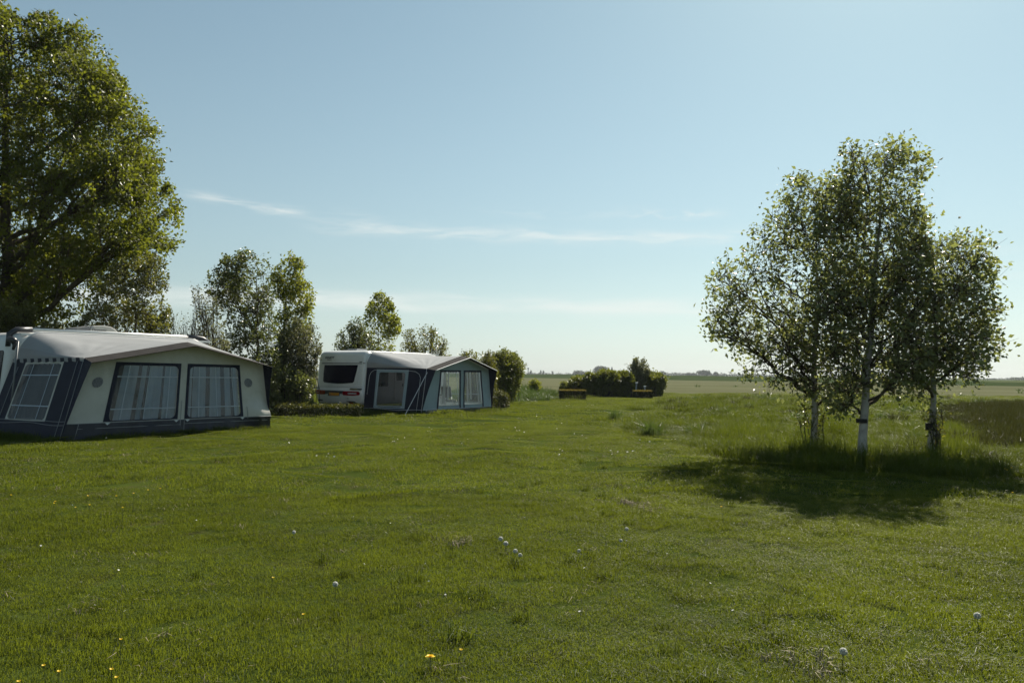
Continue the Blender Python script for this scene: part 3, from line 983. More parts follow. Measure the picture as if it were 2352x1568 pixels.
def subdiv(cuts, step):
    out = [cuts[0]]
    for a, b in zip(cuts[:-1], cuts[1:]):
        n = max(1, int(math.ceil((b - a) / step)))
        out += [a + (b - a) * k / n for k in range(1, n + 1)]
    return out


def sheet(name, f, A, B, mat, parent, holes=(), off=0.0, step=0.05, smooth=True):
    """cloth panel over (a,b) with rectangular openings"""
    ca = sorted(set([A[0], A[1]] + [h for q in holes for h in (q[0], q[2])]))
    cb = sorted(set([B[0], B[1]] + [h for q in holes for h in (q[1], q[3])]))
    ca, cb = subdiv(ca, step), subdiv(cb, step)
    vs, fs = [], []
    for b in cb:
        for a in ca:
            vs.append(f(a, b, off(a, b) if callable(off) else off))
    w = len(ca)
    for j in range(len(cb) - 1):
        for i in range(w - 1):
            ma, mb = (ca[i] + ca[i + 1]) / 2, (cb[j] + cb[j + 1]) / 2
            if any(h[0] < ma < h[2] and h[1] < mb < h[3] for h in holes):
                continue
            fs.append((j * w + i, j * w + i + 1, (j + 1) * w + i + 1, (j + 1) * w + i))
    return mesh_obj(name, vs, fs, mat, parent, smooth)


def awning_window(f, rect, inner, parent, mats, barsA=(), barsB=(), ra=0.025, rb=0.05, curtain=None, curtain_rect=None, slant=0.0, gaps=((0, 1),)):
    """window of an awning wall: cloth band round it, clear film, welded tape, curtain behind"""
    band, film, bar = mats
    def dens(p, k=10):
        return [(p[i][0] + (p[(i + 1) % len(p)][0] - p[i][0]) * j / m_, p[i][1] + (p[(i + 1) % len(p)][1] - p[i][1]) * j / m_) for i in range(len(p)) for m_ in [k if i % 6 == 5 else 1] for j in range(m_)]
    o = dens(rounded(*rect, 1e-4, 1e-4))
    n = dens(rounded(*inner, ra, rb))
    vs = [f(a, b, 0.006) for a, b in o] + [f(a, b, 0.006) for a, b in n]
    k = len(o)
    fr = mesh_obj('window', vs, [(i, (i + 1) % k, k + (i + 1) % k, k + i) for i in range(k)], band, parent)
    sheet('pane', f, (inner[0], inner[2]), (inner[1], inner[3]), film, fr, step=0.06)
    if barsA or barsB:
        mb = MB()

        def strip(pts, w):
            for p, q in zip(pts[:-1], pts[1:]):
                P, Q = f(*p, 0.004), f(*q, 0.004)
                d = (Q - P).normalized()
                nn = (f(*p, 0.05) - f(*p, 0)).normalized()
                s = d.cross(nn) * w / 2
                e = nn * 0.003
                mb.add([P - s, P + s, Q + s, Q - s, P - s + e, P + s + e, Q + s + e, Q - s + e], [(0, 1, 2, 3), (4, 7, 6, 5), (0, 4, 5, 1), (1, 5, 6, 2), (2, 6, 7, 3), (3, 7, 4, 0)])
        W, H = inner[2] - inner[0], inner[3] - inner[1]
        for fa in barsA:
            strip([(inner[0] + W * (fa + slant * (1 - t)), inner[1] + H * t) for t in np.linspace(0.005, 0.995, 6)], 0.022)
        for fb in barsB:
            strip([(inner[0] + W * t, inner[1] + H * fb) for t in np.linspace(0.005, 0.995, 6)], 0.026)
        mb.build('window_tape', bar, fr)
    if curtain:
        cr = curtain_rect or (inner[0] - 0.01, inner[1] - 0.02, inner[2] + 0.01, inner[3] + 0.01)
        ph = random.random() * 6

        def off(a, b):
            return -0.11 - 0.040 * (math.sin(a * 95 + ph + b * 1.3) + 0.6 * math.sin(a * 173 + ph * 2 - b * 2)) * (1.1 - 0.4 * b)
        w = cr[2] - cr[0]
        if len(gaps) > 1:
            sheet('shade_backing', f, (cr[0], cr[2]), (cr[1], cr[3]), M['shade_backing'], fr, off=lambda a, b: -0.27 - 0.02 * math.sin(a * 70 + b), step=0.01)  # added dark sheet, stands in for the shaded interior between curtains
        for g0, g1 in gaps:
            sheet('curtain', f, (cr[0] + w * g0, cr[0] + w * g1), (cr[1], cr[3]), curtain, fr, off=off, step=0.0055 if w < 0.5 else 0.008)
    return fr


def awning(root, L, D, eave, peak, sp, rail, rx0, rx1, sl, sr, f0, slc, side_eave, visor, style):
    roof_m, gable_m, wall_m, navy = style['roof'], style['gable'], style['wall'], M['navy']
    eave2 = style.get('eave2', eave)

    def fz(s):
        e = eave + (eave2 - eave) * s
        t = s / sp if s < sp else (1 - s) / (1 - sp)
        return e + (peak - e) * t

    def F(s):
        return Vector((L * s, 0, fz(s)))

    def Rr(s):
        e0 = max(0, 1 - s / 0.10) ** 2.2
        e1 = max(0, 1 - (1 - s) / 0.10) ** 2.2
        return Vector((rx0 + (rx1 - rx0) * s, D, rail - 0.42 * (e0 + e1)))

    def roof(a, b, off=0.0):
        p = F(a).lerp(Rr(a), b)
        p.z -= 0.045 * math.sin(math.pi * b) * (0.5 + 0.5 * math.sin(math.pi * a))
        p.z += 0.25 * (b ** 3) * (1 - b) * (0.3 + max(0, 1 - a / 0.2))          # rounded shoulder by the rail
        for ca in (0.0, 1.0):                                                   # tension folds fanning from the front corners
            r_ = math.hypot((a - ca) * 1.6, b)
            th = math.atan2(b, abs(a - ca) * 1.6 + 1e-6)
            p.z += 0.026 * math.sin(th * 26) * math.exp(-r_ * 3.0) * min(1, r_ * 9)
        p.z += 0.004 * math.sin(a * 31 + b * 9) * b * (1 - b) * 4
        p.z += off
        return p
    sheet('roof', roof, (0, 1), (0, 1), roof_m, root, step=0.02)
    mb = MB()
    mb.tube([Rr(s) + Vector((0, 0.012, 0.012)) for s in np.linspace(0, 1, 40)], 0.016, 6)
    mb.build('rail_piping', M['rail_white'], root, True)
    # gable pieces over the side walls
    for side in (0, 1):
        cx = -slc * 0.35 if side == 0 else L + slc * 0.35
        G0 = Vector((0 if side == 0 else L, 0, eave if side == 0 else eave2))
        G1 = Vector((cx, D, side_eave))

        def gm(a, b, off=0.0, side=side, G0=G0, G1=G1):
            lo = G0.lerp(G1, a)
            hi = roof(float(side), a)
            return lo.lerp(hi, b) + Vector((-0.05 if side == 0 else 0.05, 0, 0)) * math.sin(math.pi * a) * math.sin(math.pi * b) * 0.6
        sheet('gable', gm, (0, 1), (0, 1), gable_m, root, step=0.05)
    # front wall
    TL, TR = Vector((0, 0, eave)), Vector((L, 0, eave2))
    BL, BR = Vector((-sl, -f0[0], 0)), Vector((L + sr, -f0[1], 0))
    fw = quadmap(BL, BR, TR, TL, style.get('bulge'))
    rects = style['front_windows']
    b0 = style['skirt_top']
    wall = sheet('front_wall', fw, (0, 1), (b0, 1), wall_m, root, holes=[w['inner'] for w in rects], step=0.03)

    def gable_front(a, b, off=0.0):
        p = fw(a, 1, 0).lerp(F(a) + Vector((0, 0.0, -0.004)), b)
        return p + Vector((0, -off, 0))
    sheet('front_gable', gable_front, (0, 1), (0, 1), wall_m, root, step=0.04)
    for w in rects:
        awning_window(fw, w['rect'], w['inner'], root, (style['band'], style['film'], M['bars']), w.get('A', ()), w.get('B', ()), w.get('ra', 0.025), w.get('rb', 0.06), w.get('curtain'), w.get('crect'), w.get('slant', 0), w.get('gaps', ((0, 1),)))
    ph = random.random() * 5

    def pleat(a, b):
        return 0.016 + 0.022 * (1 - b / b0) * (math.sin(a * 47 + ph) * 0.6 + math.sin(a * 21 + 2 + ph) * 0.6 + 0.7)
    sheet('skirt', fw, (0, 1), (0.0, b0), M['skirt'], root, off=pleat, step=0.008)
    pip = MB()
    for ab in style['front_piping']:
        pip.tube([fw(a, b, 0.020) for a, b in ab], 0.0075, 5)
    # visor: roof cloth carried forward of the front wall, with a piped hem
    def vis(a, b, off=0.0):
        p = F(a) + Vector((0, -visor * b, -style.get('vdrop', 0.08) * b + 0.006))
        p.x += (a - 0.5) * 0.06 * b
        p.z -= 0.02 * math.sin(a * 40) * b * (1 - b)
        return p + Vector((0, 0, off))
    sheet('visor', vis, (0, 1), (0, 1), style['visor'], root, step=0.03)
    hem = MB()
    hem.tube([vis(a, 1.0) - Vector((0, 0.0, 0.006)) for a in np.linspace(0, 1, 50)], style.get('hem', 0.010), 5)
    hem.build('visor_hem', M['tape'] if style.get('white_hem') else M['visor'], root, True)
    # wings between the corner posts and the visor
    for side, (T, B_) in enumerate(((TL, BL), (TR, BR))):
        V = vis(float(side), 1.0)
        n = 14
        vs, fs = [], []
        for k in range(n + 1):
            t = k / n
            p, q = B_.lerp(T, t), (B_ + Vector((0, -0.03, 0))).lerp(V, t)
            inw = 0.05 * math.sin(math.pi * t) * (1 if side == 0 else -1)
            vs += [p, q + Vector((inw * 0.4, 0.06 * math.sin(math.pi * t), 0))]
        fs = [(2 * k, 2 * k + 1, 2 * k + 3, 2 * k + 2) for k in range(n)]
        mesh_obj('wing', vs, fs, navy, root)
        pip.tube([B_.lerp(T, t) + Vector((-0.012 if side == 0 else 0.012, -0.012, 0)) for t in (0, 0.5, 1)], 0.008, 5)
    # left side wall
    S0, S1 = Vector((-slc, D, 0)), Vector((-slc * 0.35, D, side_eave))
    sw = quadmap(S0, BL, TL, S1)
    s = style['side']
    sheet('side_wall', sw, (0, 1), (0, 1), navy, root, holes=[s['inner']], step=0.05)
    awning_window(sw, s['rect'], s['inner'], root, (s['band'], s['film'], M['bars']), s.get('A', ()), s.get('B', ()), 0.04, 0.04, s.get('curtain'))
    for ab in s['piping']:
        pip.tube([sw(a, b, 0.012) for a, b in ab], 0.007, 5)
    if s.get('valance'):
        vs, fs, mi = [], [], []
        n = 38
        for k in range(n + 1):
            t = k / n
            p = S1.lerp(TL, t) + Vector((-0.025, -0.01, 0.02))
            drop = 0.085 + 0.018 * abs(math.sin(t * n / 2 * math.pi / 2))
            vs += [p, p - Vector((0.008 - 0.03 * 0, 0, drop)) + (TL - S1).normalized() * 0.035]
        for k in range(n):
            fs.append((2 * k, 2 * k + 2, 2 * k + 3, 2 * k + 1))
            mi.append(k // 2 % 2)
        mesh_obj('valance', vs, fs, [M['gable_grey'], navy], root, False, mi)
    # right side wall (faces away; seen only through the windows)
    E0, E1 = Vector((L + slc, D, 0)), Vector((L + slc * 0.35, D, side_eave))
    ew = quadmap(BR, E0, E1, TR)
    sheet('side_wall', ew, (0, 1), (0, 1), style['far_wall'], root, holes=[(0.2, 0.2, 0.8, 0.93)], step=0.06)
    awning_window(ew, (0.17, 0.17, 0.83, 0.96), (0.2, 0.2, 0.8, 0.93), root, (style['wall'], style['film'], M['bars']), (0.33, 0.66), (0.25,))
    pip.build('piping', style.get('tape', M['tape']), root, True)
    # frame poles
    po = MB()
    for T, B_ in ((TL, BL), (TR, BR)):
        po.tube([Vector((B_.x * 0.3 + T.x * 0.7, 0.10, 0)), T + Vector((0, 0.08, -0.05))], 0.013, 6)
    po.tube([Vector((L * sp, 0.10, 0)), Vector((L * sp, 0.08, peak - 0.06))], 0.013, 6)
    po.tube([F(0) + Vector((0.02, 0.06, -0.05)), F(sp) + Vector((0, 0.06, -0.05)), F(1) + Vector((-0.02, 0.06, -0.05))], 0.013, 6)
    for s_ in (0.03, sp, 0.97):
        po.tube([F(s_) + Vector((0, 0.06, -0.06)), Rr(s_) + Vector((0, -0.05, -0.09))], 0.013, 6)
    po.build('frame', M['alu'], root, True)
    return fw, sw


# --- left awning: grey roof, cream front, navy side
A1_RZ = math.atan2(4.1, 2.97)
a1 = empty('awning', (-10.12, 19.4, 0), A1_RZ, 'large caravan awning with cream front wall, two curtained windows and dark grey visor', 'awning')
cw = M['curtain']
style1 = dict(
    roof=M['roof_grey'], gable=M['gable_grey'], wall=M['cream'], band=M['frame_dark'], film=M['film'], visor=M['visor'], far_wall=M['cream'],
    eave2=1.86, tape=M['tape_dim'], skirt_top=0.19, vdrop=0.11,
    bulge=lambda a, b: 0.22 * math.exp(-((a - 0.93) / 0.05) ** 2 - ((b - 0.24) / 0.17) ** 2) + 0.12 * math.exp(-((a - 0.99) / 0.02) ** 2 - ((b - 0.22) / 0.10) ** 2) + 0.012 * math.sin(a * 18) * math.sin(b * 5),
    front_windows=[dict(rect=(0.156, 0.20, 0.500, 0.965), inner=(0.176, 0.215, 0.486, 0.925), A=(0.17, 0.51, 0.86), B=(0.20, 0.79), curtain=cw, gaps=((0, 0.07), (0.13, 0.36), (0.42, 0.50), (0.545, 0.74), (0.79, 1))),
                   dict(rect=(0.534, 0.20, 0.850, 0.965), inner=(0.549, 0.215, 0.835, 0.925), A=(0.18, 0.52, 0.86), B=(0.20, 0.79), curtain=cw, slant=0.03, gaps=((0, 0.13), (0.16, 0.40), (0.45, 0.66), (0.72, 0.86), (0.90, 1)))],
    front_piping=[[(a, 0.19) for a in np.linspace(0.0, 0.515, 20)], [(a, 0.19) for a in np.linspace(0.53, 1, 20)], [(a, 0.125) for a in np.linspace(0.055, 0.515, 18)], [(a, 0.135) for a in np.linspace(0.535, 1, 18)],
                  [(0.055, b) for b in np.linspace(0, 0.19, 5)], [(0.513, b) for b in np.linspace(0, 0.45, 8)], [(0.533, b) for b in np.linspace(0, 0.2, 5)], [(0.87, b) for b in np.linspace(0.17, 0.35, 5)]],
    side=dict(rect=(0.205, 0.21, 0.745, 0.985), inner=(0.225, 0.225, 0.725, 0.94), band=M['cream'], film=M['film_dim'], A=(0.22, 0.78), B=(0.24, 0.79), curtain=M['curtain_dim'],
              piping=[[(a, 0.225 - 0.012 * math.sin(a * 9)) for a in np.linspace(0, 1, 14)], [(a, 0.18 - 0.012 * math.sin(a * 9)) for a in np.linspace(0, 1, 14)], [(0.12, b) for b in np.linspace(0.9, 0.1, 4)], [(0.93, b) for b in np.linspace(0.96, 0.0, 6)]],
              valance=True))
fw1, sw1 = awning(a1, 5.06, 2.9, 1.90, 2.38, 0.525, 2.58, -0.22, 5.2, 0.55, 0.21, (0.09, 0.12), 0.95, 1.86, 0.42, style1)
# round mesh vents and webbing tabs
for a, b, rr in ((0.0915, 0.70, 0.125), (0.895, 0.70, 0.125)):
    n = 28
    dd = [(rr / 5.06 * math.cos(2 * math.pi * k / n), rr / 1.9 * math.sin(2 * math.pi * k / n)) for k in range(n)]
    vent = mesh_obj('vent', [fw1(a + p, b + q, 0.008) for p, q in dd], [tuple(range(n))], M['mesh_vent'], a1)
    mb = MB()
    for k in range(-3, 4):
        h = math.sqrt(max(0, 1 - (k / 3.6) ** 2))
        mb.tube([fw1(a + rr / 5.06 * k / 3.6, b - rr / 1.9 * h, 0.012), fw1(a + rr / 5.06 * k / 3.6, b + rr / 1.9 * h, 0.012)], 0.004, 4)
        mb.tube([fw1(a - rr / 5.06 * h, b + rr / 1.9 * k / 3.6, 0.012), fw1(a + rr / 5.06 * h, b + rr / 1.9 * k / 3.6, 0.012)], 0.004, 4)
    mb.build('vent_grid', M['gable_grey'], vent)
for a in (0.176, 0.492, 0.549, 0.842):
    tri = [(a - 0.012, 0.188), (a + 0.012, 0.188), (a, 0.160)]
    MB().prism(tri, 0.004, lambda p, q, c: fw1(p, q, 0.026 + c)).build('webbing_tab', M['tape'], a1)

# --- right awning: grey roof, teal front, navy side
A2_RZ = math.atan2(4.2, 2.31)
a2 = empty('awning', (-3.36, 32.4, 0), A2_RZ, 'smaller caravan awning with teal blue front wall, clear windows and white piped visor', 'awning')
arch = [(0.045, 0.40), (0.05, 0.6), (0.06, 0.82), (0.085, 0.90), (0.13, 0.945), (0.19, 0.96), (0.5, 0.955), (0.74, 0.945), (0.83, 0.93), (0.89, 0.88), (0.92, 0.80), (0.925, 0.5), (0.92, 0.0)]
style2 = dict(
    roof=M['roof_grey'], gable=M['gable_grey'], wall=M['teal'], band=M['frame_dark'], film=M['film'], visor=M['visor'], far_wall=M['teal'],
    eave2=1.83, skirt_top=0.10, vdrop=0.07, white_hem=True, hem=0.014,
    bulge=lambda a, b: 0.015 * math.sin(a * 16 + 1) * math.sin(b * 6) + 0.05 * math.exp(-((a - 0.95) / 0.035) ** 2 - ((b - 0.15) / 0.10) ** 2),
    front_windows=[dict(rect=(0.196, 0.165, 0.528, 0.97), inner=(0.220, 0.17, 0.508, 0.925), curtain=None, ra=0.01, rb=0.02),
                   dict(rect=(0.567, 0.165, 0.876, 0.97), inner=(0.586, 0.17, 0.853, 0.925), curtain=None, ra=0.01, rb=0.02)],
    front_piping=[[(a, 0.10) for a in np.linspace(0, 1, 24)], [(0.055, b) for b in (0.0, 0.1)], [(0.50, b) for b in (0.0, 0.1)]],
    side=dict(rect=(0.175, 0.115, 0.715, 0.965), inner=(0.225, 0.14, 0.665, 0.905), band=M['teal'], film=M['film_crinkled'], A=(), B=(0.03,),
              piping=[arch, [(a, 0.095 + 0.01 * math.sin(a * 8)) for a in np.linspace(0, 1, 14)], [(0.20 + 0.02 * t, 0.16 + 0.7 * t) for t in np.linspace(0, 1, 6)]]))
fw2, sw2 = awning(a2, 4.79, 2.9, 1.80, 2.36, 0.53, 2.48, -0.1, 4.85, 0.43, 0.09, (0.05, 0.15), 0.30, 1.83, 0.45, style2)
# navy legs of the window frames, down to the hem
for a in (0.196, 0.508, 0.567, 0.853):
    sheet('window_leg', fw2, (a, a + 0.022), (0.10, 0.166), M['frame_dark'], a2, off=0.007)
# gathered white curtains tied beside the front windows
for c0, c1 in ((0.222, 0.255), (0.30, 0.345), (0.365, 0.385), (0.665, 0.69), (0.715, 0.742), (0.83, 0.85)):
    def off(a, b):
        return -0.14 - 0.02 * math.sin(a * 240) * (1 - 0.3 * b)
    sheet('curtain', fw2, (c0, c1), (0.20 + 0.2 * random.random(), 0.93), M['curtain_white'], a2, off=off, step=0.005)
# storm strap and its peg at the front corner
inv = a2.matrix_world.inverted() if False else (Matrix.Translation((-3.36, 32.4, 0)) @ Matrix.Rotation(A2_RZ, 4, 'Z')).inverted()
pk = gr(930, 955)
mb = MB()
mb.tube([Vector((-0.03, -0.05, 1.66)), inv @ Vector((pk.x, pk.y, 0.03))], 0.012, 6)
mb.build('storm_strap', M['tape'], a2)
mb = MB()
mb.tube([inv @ Vector((pk.x, pk.y, 0.09)), inv @ Vector((pk.x + 0.05, pk.y + 0.02, -0.1))], 0.008, 6)
mb.build('peg', M['alu'], a2)


# ------------------------------------------------------------------ caravans
def caravan(root, Lc, W, top, rear_detail=True):
    zl = [(0.30, 0.12, 0.05), (0.40, 0.03, 0.01), (0.66, -0.03, 0.0), (0.90, -0.05, 0.0), (0.93, -0.02, 0.0), (1.05, 0.0, 0.0), (1.5, 0.035, 0.0), (2.0, 0.08, 0.0), (2.3, 0.13, 0.008), (2.42, 0.18, 0.03), (2.50, 0.26, 0.08), (2.55, 0.42, 0.2), (2.57, 0.7, 0.5)]
    zl = [(z * top / 2.57, a, b) for z, a, b in zl]
    Z = [q[0] for q in zl]

    def x0(z):
        return float(np.interp(z, Z, [q[1] for q in zl]))

    def conv(y):
        return -0.07 * (1 - (2 * y / W - 1) ** 2)

    def S(y, z, off=0.0):
        return Vector((x0(z) + conv(y) - off, y, z))
    vs, fs = [], []
    n = None
    for z, xi, yi in zl:
        ring = rounded(xi, yi, Lc - 0.25 * max(0, z - 1) - xi, W - yi, 0.16, 0.16, 6)
        out = []
        for i, p in enumerate(ring):
            q = ring[(i + 1) % len(ring)]
            d = math.hypot(q[0] - p[0], q[1] - p[1])
            k = 8 if d > 0.5 else 1
            out += [(p[0] + (q[0] - p[0]) * j / k, p[1] + (q[1] - p[1]) * j / k) for j in range(k)]
        n = len(out) if n is None else n
        for x, y in out[:n]:
            w = max(0, min(1, (0.5 - x) / 0.35))
            vs.append((x + conv(min(max(y, 0), W)) * w, y, z))
    for j in range(len(zl) - 1):
        for i in range(n):
            fs.append((j * n + i, j * n + (i + 1) % n, (j + 1) * n + (i + 1) % n, (j + 1) * n + i))
    fs.append(tuple(range(n))[::-1])
    fs.append(tuple((len(zl) - 1) * n + i for i in range(n)))
    mesh_obj('body', vs, fs, M['van_white'], root, True)
    for y in (0.10, W - 0.10):
        w = MB()
        w.tube([(Lc * 0.55, y - 0.09, 0.30), (Lc * 0.55, y + 0.09, 0.30)], 0.30, 24)
        wh = w.build('wheel', M['rubber'], root)
        h = MB()
        yy = y - 0.10 if y < 1 else y + 0.10
        h.tube([(Lc * 0.55, yy - 0.01, 0.30), (Lc * 0.55, yy + 0.01, 0.30)], 0.18, 20)
        h.build('rim', M['alu'], wh)
    # side windows and door on the awning side
    for xa, xb, z0, z1, nm, m in ((0.75, 1.55, 1.05, 1.75, 'side_window', 'acrylic'), (2.0, 2.65, 0.45, 2.2, 'door', 'van_white'), (3.1, 4.3, 1.05, 1.75, 'side_window', 'acrylic')):
        d = MB().prism(rounded(xa, z0, xb, z1, 0.08), -0.03, lambda a, b, c: Vector((a, 0.0 + c, b))).build(nm, M[m], root)
        if nm == 'door':
            MB().prism(rounded(xa + 0.12, 1.3, xb - 0.12, 1.95, 0.06), -0.012, lambda a, b, c: Vector((a, -0.03 + c, b))).build('door_window', M['acrylic'], d)
            MB().box((xb - 0.08, -0.045, 1.1), (0.03, 0.03, 0.12)).build('handle', M['trim_dark'], d, bevel=0.006)
    rl = MB()
    rl.box((Lc / 2 - 0.05, 0.015, top - 0.075), (Lc - 0.9, 0.04, 0.05))
    rl.build('awning_rail', M['rail_white'], root, bevel=0.008)
    sk = MB().box((1.1, W * 0.5, top + 0.03), (0.7, 0.5, 0.08)).build('roof_light', M['plastic_grey'], root, bevel=0.02)
    return S


# --- right caravan, rear towards the camera
c2 = empty('caravan', (-3.36, 32.4, 0), A2_RZ, 'white touring caravan with dark rear window and orange number plate', 'caravan')
c2.location = Matrix.Translation((-3.36, 32.4, 0)) @ Matrix.Rotation(A2_RZ, 4, 'Z') @ Vector((-0.22, 2.93, 0))
W2 = 2.6
S2 = caravan(c2, 5.9, W2, 2.56)


def rz2(zx, zy):
    """rear face position from a close-up of the photograph"""
    return ((1290 - zx) / 1045 * W2, 2.55 - (zy - 155) * 0.002035)


def rear_plate(name, pts, depth, mat, parent, lift=0.0, bevel=0.0, densify=True):
    P = [rz2(*p) for p in pts]
    if densify:
        Q = []
        for i, p in enumerate(P):
            q = P[(i + 1) % len(P)]
            k = max(1, int(math.hypot(q[0] - p[0], q[1] - p[1]) / 0.12))
            Q += [(p[0] + (q[0] - p[0]) * j / k, p[1] + (q[1] - p[1]) * j / k) for j in range(k)]
        P = Q
    n = len(P)
    vs = [S2(y, z, lift + depth) for y, z in P] + [S2(y, z, lift - 0.03) for y, z in P]
    # fan the cap round its middle row so that it follows the curved face
    cy = sorted(set([p[0] for p in P]))
    fs = [(i, (i + 1) % n, n + (i + 1) % n, n + i) for i in range(n)]
    cx = sum(p[0] for p in P) / n
    cz = sum(p[1] for p in P) / n
    grid = []
    for k in (0.66, 0.33):
        grid.append(len(vs))
        vs += [S2(cx + (y - cx) * k, cz + (z - cz) * k, lift + depth) for y, z in P]
    cen = len(vs)
    vs.append(S2(cx, cz, lift + depth))
    prev = 0
    for g in grid:
        fs += [(prev + i, g + i, g + (i + 1) % n, prev + (i + 1) % n) for i in range(n)]
        prev = g
    fs += [(prev + i, cen, prev + (i + 1) % n) for i in range(n)]
    return mesh_obj(name, vs, fs, mat, parent, False)


def curve(p, q, bend, n=8):
    return [(p[0] + (q[0] - p[0]) * k / n, p[1] + (q[1] - p[1]) * k / n + bend * math.sin(math.pi * k / n)) for k in range(n + 1)]


sur = rear_plate('window_surround', [(370, 440), (1195, 440), (1190, 700), (1150, 830)] + curve((1120, 862), (400, 862), 26)[0:] + [(358, 820), (352, 700)], 0.012, M['van_white'], c2)
rear_plate('rear_window', [(425, 458), (1140, 456), (1128, 560), (1096, 720), (1086, 790), (1062, 818)] + curve((1050, 822), (455, 820), 18) + [(432, 808), (418, 780), (415, 640)], 0.012, M['acrylic'], c2, 0.012)
rear_plate('trim_strip', [(355, 408), (1212, 416), (1210, 434), (355, 436)], 0.008, M['van_grey'], c2)
rear_plate('marker_lamp', [(1165, 386), (1213, 386), (1213, 402), (1165, 402)], 0.02, M['trim_dark'], c2)
rear_plate('marker_lamp', [(1235, 414), (1268, 414), (1268, 428), (1235, 428)], 0.02, M['trim_dark'], c2)
rear_plate('handle', [(1020, 935), (1040, 928), (1245, 932), (1250, 945), (1240, 960), (1030, 960)], 0.05, M['trim_dark'], c2)
rear_plate('handle_grip', [(1030, 933), (1175, 933), (1175, 952), (1030, 952)], 0.012, M['chrome'], c2, 0.05)
rear_plate('handle', [(228, 920), (330, 920), (345, 938), (330, 945), (228, 945)], 0.03, M['van_grey'], c2)
rear_plate('lamp_panel', [(470, 978), (900, 984), (862, 1030), (850, 1050), (812, 1024), (800, 1092), (545, 1092), (552, 1016), (520, 1024), (480, 1064), (460, 1068)], 0.010, M['trim_dark'], c2)
tl = rear_plate('tail_light', [(246, 980), (290, 974), (470, 978), (488, 1000), (482, 1050), (455, 1068), (380, 1066), (252, 1048)], 0.026, M['red_lens'], c2)
rear_plate('lens', [(262, 1012), (360, 1012), (360, 1030), (262, 1030)], 0.006, M['clear_lens'], tl, 0.026)
tr = rear_plate('tail_light', [(898, 988), (1190, 990), (1218, 1012), (1216, 1056), (1190, 1068), (1080, 1080), (890, 1074), (868, 1050), (880, 1008)], 0.026, M['red_lens'], c2)
rear_plate('lens', [(975, 1030), (1010, 1018), (1150, 1018), (1165, 1038), (1120, 1052), (1000, 1050)], 0.006, M['clear_lens'], tr, 0.026)
npl = rear_plate('number_plate', [(582, 1024), (796, 1024), (794, 1083), (582, 1083)], 0.012, M['plate'], c2, 0.012)


def rear_text(name, body, zx, zy, height, mat, parent, off, shear=0.0, width=1.0, bold=0.0):
    y, z = rz2(zx, zy)
    p = S2(y, z, off)
    size = height / 0.7
    Mx = Matrix.Translation(p) @ Matrix(((0, 0, -1, 0), (-1, 0, 0, 0), (0, 1, 0, 0), (0, 0, 0, 1))) @ Matrix.Diagonal((size * width, size, 1, 1))
    text_mesh(name, body, 1.0, mat, parent, Mx, shear, bold)


rear_text('lettering', '57-VT-KZ', 592, 1072, 0.078, M['ink'], npl, 0.027, 0, 0.98, 0.01)
rear_text('lettering', 'FENDT', 416, 330, 0.088, M['ink'], c2, 0.022, 0.15, 1.28, 0.02)
rear_text('lettering', 'Bianco', 478, 364, 0.040, M['ink'], c2, 0.022, 0.15, 1.45, 0.01)
rear_text('lettering', '445', 946, 1148, 0.045, M['ink'], c2, 0.012, 0.1, 1.1, 0.01)
mb = MB()
y, z = rz2(560, 291)
mb.box(S2(y - 0.03, z, 0.012), (0.012, 0.12, 0.010))
mb.build('logo_bar', M['ink'], c2)
rear_plate('moulding', [(250, 902), (1252, 906), (1252, 912), (250, 908)], 0.006, M['van_grey'], c2)
lr = rear_plate('lower_lamp', [(930, 1186), (1098, 1190), (1215, 1302), (1050, 1302)], 0.02, M['trim_dark'], c2)
rear_plate('reflector_and_glint', [(1010, 1215), (1060, 1215), (1075, 1270), (1030, 1270)], 0.008, M['red_lens'], lr, 0.02)
rear_plate('reflector_and_glint', [(1040, 1190), (1090, 1192), (1088, 1204), (1050, 1206)], 0.012, M['chrome'], lr, 0.02)  # small chrome plate added as the bright glint on the lamp
rear_plate('lower_lamp', [(290, 1172), (410, 1172), (405, 1200), (300, 1200)], 0.015, M['trim_dark'], c2)

# --- left caravan, mostly behind its awning
c1 = empty('caravan', (0, 0, 0), A1_RZ, 'white caravan behind the cream awning, with white roof rail and rooftop air conditioner', 'caravan')
c1.location = Matrix.Translation((-10.12, 19.4, 0)) @ Matrix.Rotation(A1_RZ, 4, 'Z') @ Vector((-0.55, 2.97, 0))
S1 = caravan(c1, 6.4, 2.3, 2.60)
pw = rounded(0.13, 0.95, 2.15, 2.10, 0.08)
MB().prism(pw, 0.02, lambda a, b, c: S1(a, b, c)).build('rear_window', M['acrylic'], c1)
mb = MB()
mb.tube([(0.62, 0.14, 2.66), (5.3, 0.14, 2.66)], 0.045, 10)
mb.build('roof_rail', M['rail_white'], c1, True)
for xs, xe in ((0.16, 0.72), (5.2, 5.9)):
    mb = MB()
    mb.tube([(xs if xs < 1 else xe, 0.10, 2.20 if xs < 1 else 2.52), (xs + 0.02 if xs < 1 else xe - 0.2, 0.12, 2.52 if xs < 1 else 2.62), (xs + 0.2 if xs < 1 else xe - 0.35, 0.14, 2.645), (xe if xs < 1 else xs, 0.14, 2.66)], 0.075, 10)
    mb.build('rail_end', M['trim_dark'], c1, True)
pr = [(0, 0), (0.02, 0.13), (0.10, 0.20), (0.5, 0.215), (0.8, 0.20), (1.0, 0.15), (1.12, 0.08), (1.18, 0)]
ac = MB().prism(pr, 0.75, lambda a, b, c: Vector((2.55 + a * 0.75, 0.75 + c, 2.58 + b * 1.5))).build('air_conditioner', M['ac_body'], c1, bevel=0.03)
